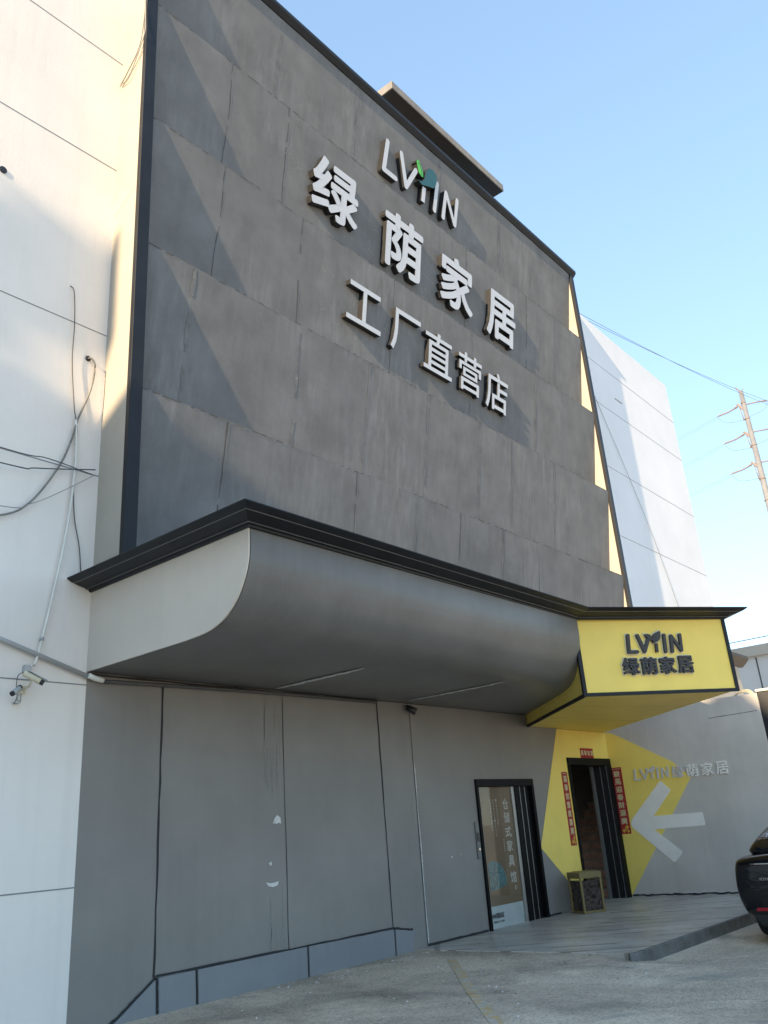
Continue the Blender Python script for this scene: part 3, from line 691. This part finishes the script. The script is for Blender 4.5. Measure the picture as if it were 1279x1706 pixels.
k = MB(); k.prism([(11.05, 13.85), (11.17, 13.90), (11.24, 14.02), (11.26, 14.18), (11.36, 14.32), (11.50, 14.36), (11.62, 14.30), (11.64, 14.20), (11.60, 14.04), (11.54, 13.95), (11.43, 13.92), (11.30, 13.87), (11.16, 13.82)], LF, 0.02, 0.155, 0, 1); k.build('leaf', [M['leaf_teal'], M['letter_side']], lg)
F1 = row_frame(1)
big = thing('name_sign_lettering', 'four big raised white characters, middle and largest line of the facade sign', 'sign', (11, 7.6, 11.2))
for ch, bx in zip('绿荫家居', ((7.94, 9.08, 11.36, 12.44), (9.79, 10.92, 11.22, 12.40), (11.50, 12.62, 11.26, 12.40), (13.14, 14.26, 11.24, 12.34))):
    k = MB(); add_glyph(k, ch, bx, F1, 0.0, 0.125, 0, 1, bold=0.028); k.build('letter', [M['letter'], M['letter_side']], big, fix=False)
F2 = row_frame(2)
sm = thing('outlet_sign_lettering', 'five slimmer raised white characters, bottom line of the facade sign', 'sign', (11, 7.6, 9.4))
for ch, bx in zip('工厂直营店', ((8.64, 9.50, 9.48, 10.19), (9.77, 10.57, 9.40, 10.20), (10.70, 11.56, 9.40, 10.20), (11.76, 12.54, 9.39, 10.18), (12.70, 13.50, 9.33, 10.15))):
    k = MB(); add_glyph(k, ch, bx, F2, 0.0, 0.105, 0, 1, bold=0.012); k.build('letter', [M['letter'], M['letter_side']], sm, fix=False)
# pale scratches the letter fixings left
for (i, x, z, n) in ((1, 7.55, 11.75, 4), (1, 9.55, 11.6, 7), (2, 8.35, 9.8, 5), (1, 13.0, 11.6, 4), (2, 10.5, 9.7, 5), (2, 9.6, 9.9, 3), (1, 11.3, 11.6, 3)):
    fr = row_frame(i)
    for _ in range(n):
        a = x+random.uniform(-.25, .2); b = z+random.uniform(-.45, .45); t = random.uniform(-.9, .3); l = random.uniform(.08, .22)
        sc = MB(); hand_line(sc, [(a, b), (a+l*math.cos(t), b+l*math.sin(t))], 0.005, fr, 0.004, n=4, jit=.006); sc.build('paint_scratch', M['scratch'], shop, fix=False)
# entrance box sign
bx_ = thing('entrance_sign_lettering', 'small charcoal logo and four characters on the yellow entrance box', 'sign', (11.9, 4.7, 3.6))
for nm, polys in logo(None, FB, 0.76, 1.68, 3.74, 4.01, 0, 0, 0.024).items():
    k = MB()
    for p in polys: k.prism(p, FB, 0.012, 0.05)
    k.build('letter', M['letter_dark'], bx_)
for p in (leaf_poly(1.07, 4.01, 1.20, 3.915, 0.045, 0.02), leaf_poly(1.19, 3.88, 1.335, 4.06, 0.055, 0.055)):
    k = MB(); k.prism(p, FB, 0.014, 0.055); k.build('leaf', M['letter_dark'], bx_)
for ch, a, b in zip('绿荫家居', (0.64, 0.935, 1.235, 1.53), (3.425, 3.425, 3.43, 3.435)):
    k = MB(); add_glyph(k, ch, (a, a+0.26, b, b+0.25), FB, 0.010, 0.05, bold=0.03); k.build('letter', M['letter_dark'], bx_, fix=False)
k = MB()
for ch, a, b in zip('绿荫家居', (0.64, 0.935, 1.235, 1.53), (3.425, 3.425, 3.43, 3.435)):
    add_glyph(k, ch, (a-.022, a+0.282, b-.022, b+.272), FB, 0.001, 0.006+a*.0001, bold=0.075)
for nm, polys in logo(None, FB, 0.76, 1.68, 3.74, 4.01, 0, 0, 0.044).items():
    for j, p in enumerate(polys): k.prism(p, FB, 0.001, 0.008+0.0003*ord(nm)/20)
for p in (leaf_poly(1.05, 4.03, 1.22, 3.90, 0.065, 0.035), leaf_poly(1.18, 3.86, 1.35, 4.085, 0.075, 0.075)): k.prism(p, FB, 0.001, 0.0105)
k.build('letter_backing', M['halo'], bx_, fix=False)
# wall sign and arrow
ws = thing('wall_sign_lettering', 'pale silver logo and four characters above the white arrow', 'sign', (16.7, 6.6, 2.2))
for nm, polys in logo(None, FWR, 0.46, 1.16, 2.175, 2.385, 0, 0, 0.017).items():
    k = MB()
    for p in polys: k.prism(p, FWR, 0.004, 0.03)
    k.build('letter', M['silver_letter'], ws)
for p in (leaf_poly(0.70, 2.39, 0.79, 2.31, 0.03, 0.015), leaf_poly(0.79, 2.29, 0.90, 2.42, 0.04, 0.04)):
    k = MB(); k.prism(p, FWR, 0.005, 0.032); k.build('leaf', M['silver_letter'], ws)
for ch, a in zip('绿荫家居', (1.21, 1.49, 1.77, 2.045)):
    k = MB(); add_glyph(k, ch, (a, a+0.225, 2.15, 2.385), FWR, 0.004, 0.03, bold=0.022); k.build('letter', M['arrow'] if a > 1.4 else M['silver_letter'], ws, fix=False)
k = MB(); k.prism([(0.25, 1.41), (0.30, 1.48), (0.94, 2.12), (0.97, 2.12), (1.12, 1.95), (1.11, 1.92), (0.71, 1.49), (1.62, 1.50), (1.64, 1.48), (1.645, 1.28), (1.63, 1.26), (0.68, 1.245), (1.12, 0.83), (1.12, 0.79), (0.97, 0.645), (0.93, 0.65), (0.25, 1.32)], FWR, 0.0, 0.012)
tag(k.build('arrow_sign', M['arrow']), 'big white arrow pointing left to the open doorway', 'arrow sign')

# ================================================================== COUPLETS
def couplet(name, label, fr, a0, a1, b0, b1, chars, vertical, cat='door couplet', pic=True):
    o = thing(name, label, cat, fr((a0+a1)/2, b0, 0.01), 'red new year papers round the open doorway')
    k = MB(); k.prism([(a0, b0), (a1, b0), (a1, b1), (a0, b1)], fr, 0.0045, 0.009); k.build('paper', M['red'], o)
    k = MB(); n = len(chars); w_ = a1-a0
    if vertical:
        t = b1-0.05; low = b0+(0.17 if pic else .03); step = (t-low)/n
        for i, ch in enumerate(chars):
            add_glyph(k, ch, (a0+w_*.2, a1-w_*.2, t-step*(i+.92), t-step*(i+.10)), fr, 0.009, 0.012, bold=0.03)
        for x in (0.2, 0.4, 0.6, 0.8): k.prism(leaf_poly(a0+w_*(x-.07), b1-.03, a0+w_*(x+.07), b1-.03, .01, .01, 4), fr, .009, .0115)
    else:
        for i, ch in enumerate(chars):
            s_ = w_/n; add_glyph(k, ch, (a0+s_*(i+.15), a0+s_*(i+.9), b0+.045, b1-.04), fr, 0.009, 0.012, bold=0.03)
    k.build('writing', M['gold'], o)
    if vertical and pic:
        k = MB()
        for (x, y, s_) in ((.7, .13, .05), (.35, .06, .045), (.75, .05, .04), (.55, .09, .03)):
            k.prism([(a0+w_*x+math.cos(j*.785)*s_*(1, .45)[j % 2], b0+y+math.sin(j*.785)*s_*(1, .45)[j % 2]) for j in range(8)], fr, .009, .0118+x*.0008)
        k.build('gold_picture', M['goldpic'], o)
couplet('door_couplet', 'narrow red couplet strip on the yellow wall left of the open doorway', FW, 14.40, 14.61, 1.10, 2.38, '萬事如意家業興', True)
couplet('door_couplet', 'wide red couplet strip on the side wall between doorway and arrow', FWR, 0.012, 0.222, 1.195, 2.46, '駿馬迎春財源廣', True)
couplet('door_couplet', 'short red paper with one row of characters above the doorway', FW, 15.26, 15.79, 2.645, 2.83, '萬事如意', False)

# ================================================================== BIN, CALL PANEL
bc = Vector((13.98, 7.60)); th = math.radians(-31); bu = Vector((math.cos(th), math.sin(th))); bv = Vector((-bu.y, bu.x))
binn = thing('litter_bin', 'dark marble litter bin in a brass frame left of the open doorway', 'bin', (bc.x, bc.y, 0.06))
FBN = lambda c: frame((bc.x, bc.y, c), (bu.x, bu.y, 0), (bv.x, bv.y, 0), (0, 0, 1))
sq = lambda s_: [(-s_, -s_), (s_, -s_), (s_, s_), (-s_, s_)]
k = MB(); k.prism(sq(0.185), FBN(0), 0.10, 0.56); k.build('marble_body', M['marble'], binn, bevel=0.004)
for a in (-1, 1):
    for b in (-1, 1):
        k = MB(); k.prism([(a*.19-.017, b*.19-.017), (a*.19+.017, b*.19-.017), (a*.19+.017, b*.19+.017), (a*.19-.017, b*.19+.017)], FBN(0), 0.06, 0.60); k.build('corner_post', M['brass'], binn, bevel=.003)
k = MB(); k.prism(sq(0.212), FBN(0), 0.60, 0.695); k.prism(sq(0.15), FBN(0), 0.695, 0.705); k.build('lid', M['brass'], binn, bevel=.006)
k = MB(); k.prism(sq(0.20), FBN(0), 0.065, 0.10); k.build('base', M['brass'], binn, bevel=.003)
cpn = thing('call_panel', 'narrow grey steel call panel beside the poster-covered glass door', 'call panel', (11.48, 7.99, 1.1))
k = MB(); k.box(11.43, 11.525, 7.975, 8.0, 1.08, 1.62); k.build('plate', M['panel_grey'], cpn, bevel=.004)
k = MB(); k.box(11.445, 11.505, 7.968, 7.976, 1.33, 1.46); k.build('screen', M['cam_dark'], cpn)
k = MB(); k.tube([(11.475, 7.976, 1.22), (11.475, 7.966, 1.22)], 0.018, 12); k.build('button', M['chrome'], cpn)

# ================================================================== LEFT WALL FITTINGS
def cable(name, label, pts, r, mat, cat='cable', group='cables on the white wall'):
    k = MB(); k.tube(curve_pts(pts, 6), r, 6); return tag(k.build(name, M[mat]), label, cat, group)
Y1 = 7.95
cable('wall_cable', 'thick grey cable sagging from the hole beside the sign front', [(4.42, 8.0, 7.09), (4.44, Y1, 7.08), (4.49, Y1, 6.98), (4.45, Y1, 6.65), (4.32, Y1, 6.22), (4.26, Y1, 5.94), (4.13, Y1, 5.56), (3.85, Y1, 5.08), (3.55, Y1, 4.86), (2.9, Y1, 4.7), (1.5, Y1, 4.9)], 0.012, 'cable_mid')
cable('wall_cable', 'thin dark wire hanging from a small nail hole high on the white wall', [(4.13, 8.0, 7.99), (4.17, 7.97, 7.90), (4.2, 7.96, 7.45), (4.21, 7.97, 6.97), (4.27, 7.96, 6.38), (4.33, 7.96, 6.06), (4.33, 7.97, 5.54), (4.37, 7.97, 5.05), (4.45, 7.97, 4.72), (4.5, 7.98, 4.40)], 0.006, 'cable')
cable('wall_cable', 'black wire running level to the wall edge, upper of the pair', [(1.0, 7.9, 5.66), (3.46, 7.9, 5.58), (3.98, 7.9, 5.61), (4.52, 7.92, 5.58)], 0.006, 'cable')
cable('wall_cable', 'black wire running nearly level to the wall edge, lower of the pair', [(1.0, 7.9, 5.35), (3.48, 7.9, 5.41), (3.86, 7.9, 5.46), (4.56, 7.92, 5.65)], 0.007, 'cable')
cable('wall_cable', 'slack grey wire dipping left under the crossing wires', [(2.0, 7.9, 4.9), (3.52, 7.9, 4.94), (3.83, 7.9, 5.04), (4.15, 7.9, 5.26), (4.54, 7.92, 5.57)], 0.005, 'cable_light')
cable('wall_cable', 'two-strand pale cable looping down the sunlit return, outer strand', [(4.60, 7.40, 13.2), (4.61, 7.43, 12.76), (4.60, 7.50, 12.0), (4.60, 7.78, 11.69), (4.62, 7.97, 11.62)], 0.010, 'cable_light')
cable('wall_cable', 'thinner pale cable looping down the sunlit return, inner strand', [(4.60, 7.46, 13.3), (4.61, 7.41, 12.4), (4.60, 7.42, 12.06), (4.60, 7.72, 11.60), (4.62, 7.98, 11.60)], 0.008, 'cable_light')
k = MB(); k.tube(curve_pts([(4.30, 7.95, 6.21), (4.33, 7.95, 5.67), (4.27, 7.95, 4.74), (4.08, 7.95, 3.52), (4.01, 7.95, 3.36)], 6), 0.013, 8); k.tube([(4.10, 7.95, 3.66), (4.095, 7.95, 3.63)], 0.024, 8, 1)
tag(k.build('conduit', [M['pvc'], M['galv']]), 'white conduit dropping to the cream camera on the left wall', 'conduit')
k = MB(); k.tube([(2.0, 7.955, 4.05), (3.67, 7.955, 3.60), (4.65, 7.955, 3.31)], 0.026, 8)
k.tube(curve_pts([(4.63, 7.93, 3.318), (4.70, 7.92, 3.295), (4.80, 7.93, 3.28)], 4), 0.030, 8, 1)
k.tube([(4.80, 7.955, 3.275), (5.78, 7.955, 3.30), (7.36, 7.955, 3.325), (9.22, 7.955, 3.335)], 0.022, 8, 2)
tag(k.build('service_pipe', [M['galv'], M['pvc'], M['grey_pipe']]), 'grey service pipe running along the wall and under the canopy', 'pipe')
k = MB(); k.tube([(4.42, 8.01, 7.09), (4.42, 7.985, 7.09)], 0.035, 10)
tag(k.build('cable_sleeve', M['cam_dark']), 'black sleeve where the thick sagging cable leaves the wall', 'cable sleeve')
k = MB(); k.tube([(3.19, 8.01, 9.14), (3.19, 7.985, 9.14)], 0.045, 10)
tag(k.build('cable_sleeve', M['cam_dark']), 'black pipe stub near the left picture edge high on the wall', 'cable sleeve')
# security cameras
c1 = thing('security_camera', 'cream bullet camera with sun hood at the foot of the white conduit', 'camera', (4.0, 7.9, 3.2))
CA, CB_ = Vector((3.885, 7.83, 3.262)), Vector((4.02, 7.755, 3.178)); dv = (CB_-CA).normalized()
k = MB(); k.tube([CA, CB_], 0.031, 12); k.build('housing', M['cam'], c1, bevel=.004)
k = MB(); k.tube([CB_, CB_+dv*0.035], 0.028, 12); k.build('lens_front', M['cam_dark'], c1)
k = MB(); sd = dv.cross(Vector((0, 0, 1))).normalized(); u2 = sd.cross(dv)
P0 = CA+u2*0.035+dv*.02; P1 = CB_+dv*0.055+u2*0.035; Q4 = (P0+sd*.036, P0-sd*.036, P1-sd*.036, P1+sd*.036)
k.add(list(Q4)+[p+u2*.006 for p in Q4], [(0, 1, 2, 3), (4, 5, 6, 7), (0, 1, 5, 4), (1, 2, 6, 5), (2, 3, 7, 6), (3, 0, 4, 7)])
k.build('sun_hood', M['galv'], c1)
k = MB(); k.tube([(3.95, 7.80, 3.20), (3.955, 7.84, 3.14), (3.96, 7.99, 3.13)], 0.012, 8); k.box(3.93, 3.99, 7.98, 8.0, 3.09, 3.17); k.build('bracket', M['cam'], c1)
k = MB(); k.box(3.945, 4.015, 7.94, 8.0, 3.30, 3.37); k.build('junction_box', M['galv'], c1, bevel=.004)
k = MB(); k.tube(curve_pts([(3.885, 7.84, 3.27), (3.845, 7.86, 3.24), (3.845, 7.88, 3.14), (3.88, 7.92, 3.05), (3.87, 7.95, 2.98)], 5), .004, 6); k.build('lead', M['cable'], c1)
c2 = thing('security_camera', 'small dark camera on a grey bracket below the cream one', 'camera', (3.83, 7.95, 3.05))
k = MB(); k.tube([(3.87, 7.85, 3.115), (3.79, 7.82, 3.06)], 0.027, 10); k.build('housing', M['galv'], c2, bevel=.004)
k = MB(); k.tube([(3.855, 7.845, 3.125), (3.875, 7.855, 3.115)], 0.028, 10); k.build('rear_cap', M['cam_dark'], c2); k = MB(); k.tube([(3.79, 7.82, 3.06), (3.775, 7.814, 3.05)], .025, 10); k.build('lens_front', M['cam_dark'], c2)
k = MB(); k.tube([(3.86, 7.86, 3.09), (3.885, 7.92, 3.01), (3.92, 7.92, 3.01), (3.95, 7.99, 3.10)], 0.006, 6); k.box(3.875, 3.93, 7.93, 8.0, 2.99, 3.005); k.build('bracket', M['galv'], c2)
c3 = thing('floodlight', 'tiny black lamp tucked under the canopy soffit', 'lamp', (9.95, 7.9, 3.2))
k = MB(); k.tube([(9.93, 7.99, 3.33), (9.93, 7.92, 3.31)], .012, 6); k.build('arm', M['cam_dark'], c3)
k = MB(); k.tube([(9.91, 7.95, 3.30), (9.99, 7.84, 3.22)], .045, 8, r2=.055); k.build('head', M['cam_dark'], c3)

# ================================================================== CAR
car = thing('parked_car', 'glossy black car seen from behind at the right edge beside the kerb', 'car', (14.5, 3.3, -0.08))
CX, CY, CZ = 12.03, 3.42, -0.112
def ring(x, hw, zb, zm, zs, zt, tw):
    """closed outline, seen from behind"""
    half = [(0.0, zb), (hw*0.74, zb), (hw*0.90, zb+0.06), (hw*0.975, zb+0.22), (hw, zm), (hw*0.985, (zm+zs)/2+.02), (hw*0.955, zs-.03), (hw*0.90, zs), (tw, (zs+zt)/2), (tw*0.5, zt), (0, zt)]
    full = half+[(-y, z) for y, z in half[1:-1]][::-1]
    return [(CX+x, CY+y, CZ+z) for y, z in full]
b = MB()
ST = [(0.0, .84, .34, .62, .93, 1.02, .66), (0.05, .93, .29, .64, 1.0, 1.075, .70), (0.18, .985, .25, .66, 1.03, 1.10, .72), (0.5, 1.0, .23, .66, 1.04, 1.13, .74), (1.0, 1.0, .21, .66, 1.04, 1.11, .75), (2.2, .99, .20, .64, 1.0, 1.05, .76), (3.3, .98, .20, .62, .97, 1.0, .76), (4.1, .96, .22, .60, .90, .95, .72), (4.7, .89, .26, .56, .78, .82, .66), (4.92, .75, .32, .50, .64, .68, .5)]
b.loft([ring(*s_) for s_ in ST]); body = b.build('body', M['carpaint'], car)
sd_ = body.modifiers.new('sub', 'SUBSURF'); sd_.levels = 2; sd_.render_levels = 2
def cab(x, w0, w1, z0, z1):
    half = [(0, z0), (w0, z0), (w0*.55+w1*.45, z0+(z1-z0)*.5), (w1, z1-.06), (w1*.8, z1-.012), (0, z1)]
    return [(CX+x, CY+y, CZ+z) for y, z in half+[(-y, z) for y, z in half[1:-1]][::-1]]
k = MB(); k.loft([cab(0.22, .82, .76, 1.04, 1.15), cab(0.50, .86, .70, 1.02, 1.32), cab(0.95, .89, .68, 1.0, 1.46), cab(1.6, .90, .67, .98, 1.55), cab(2.3, .89, .66, .96, 1.54), cab(3.0, .86, .63, .95, 1.36), cab(3.6, .80, .62, .93, 1.04)])
gh = k.build('window', M['carglass'], car); q = gh.modifiers.new('sub', 'SUBSURF'); q.levels = 2; q.render_levels = 2
k = MB(); k.loft([cab(1.05, .60, .52, 1.44, 1.462), cab(1.6, .64, .58, 1.49, 1.53), cab(2.2, .64, .58, 1.49, 1.525), cab(2.7, .60, .52, 1.42, 1.44)]); k.build('roof', M['carpaint'], car)
for sx in (0.95, 3.9):
    for sy in (-1, 1):
        yc = CY+sy*0.86
        k = MB(); k.tube([(CX+sx, yc-.11, CZ+.34), (CX+sx, yc-.09, CZ+.34), (CX+sx, yc+.09, CZ+.34), (CX+sx, yc+.11, CZ+.34)], .335, 28); wh = k.build('wheel', M['rubber'], car, bevel=.02)
        k = MB(); yo = yc+sy*.112; k.tube([(CX+sx, yo, CZ+.34), (CX+sx, yo+sy*.012, CZ+.34)], .22, 20)
        for t in range(5): k.tube([(CX+sx, yo+sy*.014, CZ+.34), (CX+sx+.21*math.cos(t*1.257), yo+sy*.014, CZ+.34+.21*math.sin(t*1.257))], .022, 6)
        k.build('rim', M['chrome'], wh)
FC = frame((CX, CY, CZ), (0, -1, 0), (0, 0, 1), (-1, 0, 0))       # a runs to the right as seen from behind
def rear(a, z):
    """depth of the rear skin under lamp strips: rounded in plan"""
    return 0.0-0.10*max(0, (abs(a)-.60)/.30)**2
k = MB(); n = 30
P = []
for i in range(n+1):
    a = -0.86+1.72*i/n; c = rear(a, .93)-.012; P.append((a, c))
k.add([FC(a, .945, c) for a, c in P]+[FC(a, .985, c-.012) for a, c in P]+[FC(a, .945, c-.06) for a, c in P]+[FC(a, .985, c-.06) for a, c in P], [f for i in range(n) for f in ((i, i+1, n+2+i, n+1+i), (n+1+i, n+2+i, 3*n+4+i, 3*n+3+i), (2*n+2+i, 2*n+3+i, i+1, i))])
k.build('tail_light', M['darklens'], car)
k = MB(); k.add([FC(a, .958, c+.004) for a, c in P[3:12]]+[FC(a, .966, c+.003) for a, c in P[3:12]], [(i, i+1, 10+i, 9+i) for i in range(8)]); k.build('light_strip', M['chrome'], car, fix=False)
k = MB(); add_glyph(k, 'VOYAH', (-0.60, -0.44, .765, .80), FC, -0.02, 0.022); k.build('badge', M['chrome'], car)
k = MB(); k.prism([(-0.72, .405), (-0.44, .41), (-0.44, .445), (-0.70, .445)], FC, -0.08, 0.004); k.build('reflector', M['redlens'], car)
k = MB(); k.prism([(.44, .41), (.72, .405), (.70, .445), (.44, .445)], FC, -0.08, 0.004); k.build('reflector', M['redlens'], car)
k = MB(); k.prism([(-0.70, .22), (.70, .22), (.80, .37), (-.80, .37)], FC, -0.35, -0.015); k.build('bumper', M['rubber'], car, bevel=.03)
from mathutils.bvhtree import BVHTree
bpy.context.view_layer.update(); dgr = bpy.context.evaluated_depsgraph_get(); bvh = BVHTree.FromObject(gh, dgr)
def on_glass(a, b, c=0.0):      # a to the right of the car's middle, b height above ground; pasted on the rear screen
    hit = bvh.ray_cast(Vector((CX-3, CY-a, b)), Vector((1, 0, 0)))[0]
    return (hit.x-0.004-c, hit.y, hit.z) if hit else (CX+1.0, CY-a, b)
k = MB()
for t, bx in (('店面', (-.50, -.30, 1.29, 1.345)), ('家具', (-.53, -.33, 1.225, 1.275)), ('T家居', (-.58, -.30, 1.15, 1.205))): add_glyph(k, t, bx, on_glass, 0.0, 0.002)
k.build('window_sticker', M['sticker'], car)

# ================================================================== BEYOND
# neighbouring low annex with its own small cornice
an = thing('annex_building', 'small grey annex with a dark cornice showing right of the yellow box', 'building', (25, 8.2, 0))
k = MB(); k.box(22.6, 25.7, 7.9, 7.995, 0, 5.40); k.box(25.01, 25.7, 7.995, 12, 0, 5.40); k.build('wall', M['return'], an)
k = MB(); k.prism([(0.0, 5.38), (0.05, 5.40), (0.14, 5.47), (0.26, 5.60), (0.26, 5.68), (0.0, 5.70)], frame((22.5, 7.9, 0), (0, -1, 0), (0, 0, 1), (-1, 0, 0)), -3.5, 0.0); k.box(25.01, 26.0, 7.9, 12, 5.402, 5.70); k.build('cornice', M['trim'], an)
wh_ = thing('warehouse', 'pale grey flat-roofed warehouse far right behind the yellow box', 'building', (42, 8, 0))
k = MB(); k.box(38.5, 48, -2, 12.5, 0, 7.6)
for y in (11.0, 9.4, 7.8, 6.2, 4.6): k.box(38.49, 38.502, y-.03, y+.03, 0.5, 7.55, 1)
k.build('wall', [M['warehouse'], M['seam_dark']], wh_)
k = MB(); k.box(38.3, 48.2, -2.2, 12.7, 7.6, 8.05); k.build('roof', M['return'], wh_)
k = MB(); k.tube(curve_pts([(38.2, 13, 8.3), (38.2, 9, 8.35), (38.2, 5, 8.5)], 6), .02, 6); k.build('rail', M['cable'], wh_)
# hoses lying over the low wall
k = MB()
for (dz, r) in ((0.0, .012), (0.03, .011), (0.015, .011)):
    a = 2.6+dz*1.5
    k.tube(curve_pts([FWR(a, 3.58, -.25), FWR(a+.12, 3.62+dz*1.2, -.15), FWR(a+.30, 3.60+dz, -.05), FWR(a+.42, 3.45, -.04), FWR(a+.5, 3.2, -.05)], 5), r, 8)
tag(k.build('hose', M['cam']), 'pale curled hoses hanging over the end of the low wall', 'hose')

# utility pole 60 m off
up = thing('utility_pole', 'tall pale power pole with three levels of insulators against the sky', 'utility pole', (58.5, 13.5, 0))
TOP = Vector((58.46, 13.52, 29.5)); BOT = Vector((58.46, 13.56, 0))
k = MB(); k.tube([BOT, BOT.lerp(TOP, .5), TOP], 0.36, 14, r2=0.155)
for z in (28.6, 27.3, 25.2, 22.6, 21.0): k.tube([(58.46, 13.54, z-.04), (58.46, 13.54, z+.04)], .16+(29.5-z)*.0075+.02, 14, 1)
k.build('shaft', [M['pole'], M['insul']], up)
hd = Vector((58.46, 13.52, 0)); vw = Vector((hd.x, hd.y, 0)).normalized(); rt_ = Vector((vw.y, -vw.x, 0))     # across the view
def pp(a, z): return Vector((58.46, 13.52, z))+rt_*a
k = MB(); k.tube([pp(.05, 29.4), pp(-.12, 29.62), pp(-.28, 29.95)], .05, 6); k.tube([pp(0, 29.5), pp(.2, 29.72)], .03, 6); k.build('pole_cap', M['insul'], up)
for z in (28.46, 26.24, 23.87):
    k = MB(); k.tube([pp(.05, z-.62), pp(-.16, z-.30), pp(-.34, z+.02), pp(-.46, z+.14)], .075, 8); k.tube([pp(.05, z-.62), pp(-.02, z-.5)], .14, 8); arm = k.build('arm', M['insul'], up)
    for pts in ([(-.38, z+.02), (-.62, z-.10), (-1.12, z-.27), (-1.55, z-.33), (-1.95, z-.40)], [(-.30, z), (.2, z-.03), (.8, z-.06), (1.25, z-.10), (1.55, z-.16)]):
        k = MB(); P = curve_pts([pp(a, q) for a, q in pts], 8); k.tube(P, .035, 8)
        for i in range(3, len(P)-3): k.tube([P[i], P[i]+(P[i+1]-P[i]).normalized()*.03], .075, 8)
        k.build('insulator', M['insul'], up)
    k = MB(); k.tube([pp(-.33, z-.12), pp(-.30, z-.6), pp(-.24, z-1.1)], .03, 6); k.tube([pp(-.24, z-1.1), pp(-.24, z-1.18)], .07, 6); k.build('insulator', M['insul'], up)
    k = MB(); k.tube(curve_pts([pp(-1.95, z-.42), pp(-1.5, z-1.0), pp(-.9, z-1.15), pp(-.24, z-1.15), pp(.3, z-1.0), pp(1.2, z-.75), pp(1.55, z-.2)], 6), .012, 5); k.build('jumper_wire', M['cable'], up)
wires = []
for i, z in enumerate((28.46, 26.24, 23.87)):
    e = pp(-1.95, z-.42); far = Vector((62, 120, z+8))
    for j in (0, .25):
        a, b_ = e+Vector((0, 0, -j*.6)), far+Vector((j*6, 0, 0)); P = [a.lerp(b_, t/16)-Vector((0, 0, 7*4*(t/16)*(1-t/16))) for t in range(17)]
        k = MB(); k.tube(P, .008, 5); tag(k.build('power_line', M['cable']), 'thin power line running left from %s insulator of the pole' % ('the highest', 'the middle', 'the lowest')[i], 'power line', 'power lines')
for j in (0, 1):
    a = Vector((19.3, 8.12, 14.78+j*.12)); b_ = Vector((72, 5.2+j*.4, 28.6-j*.5)); P = [a.lerp(b_, t/24)-Vector((0, 0, 1.6*4*(t/24)*(1-t/24))) for t in range(25)]
    k = MB(); k.tube(P, .007, 5); tag(k.build('power_line', M['cable']), ('upper' if j else 'lower')+' of two service lines sloping from the white roof edge past the pole', 'power line', 'power lines')
cable('wall_cable', 'thin black wire slanting down the shaded white wall right of the sign front', [(19.0, 7.97, 12.05), (20.2, 7.96, 10.16), (21.2, 7.96, 8.43), (22.3, 7.96, 6.0)], 0.006, 'cable_mid')

# ------------------------------------------------------------------ unseen blocks added up-sun to cast the yard and wall shade
hall = thing('shade_hall', 'unseen gabled hall added left of the view to shade the yard', 'building', (-32, 0, 0))  # unseen hall added for its shade, gable shaped to the shadow edge
k = MB(); k.prism([(-4.6, 0), (6.0, 0), (6.0, 15.0), (-0.8, 18.5), (-4.6, 14.4)], frame((0, 0, 0), (0, 1, 0), (0, 0, 1), (1, 0, 0)), -46, -20)
k.build('wall', M['hall'], hall)
for z in (4, 8, 12):
    for y in (-3, -0.5, 2, 4.6):
        q = MB(); q.box(-20.02, -19.97, y-.6, y+.6, z, z+1.6); q.build('window', M['glass_dark'], hall)
bd = thing('shade_board', 'unseen board added along the hall roof to cast the shadow band on the left wall', 'shade board', (-23, 3.9, 15.9))  # unseen board added for its shadow across the left wall
k = MB(); k.box(-27.5, -19.2, 3.85, 3.95, 16.90, 18.50); k.build('board', M['hall'], bd)
for x in (-26, -23, -20.3):
    k = MB(); k.box(x-.06, x+.06, 3.96, 4.08, 15.9, 18.4); k.build('post', M['galv'], bd)
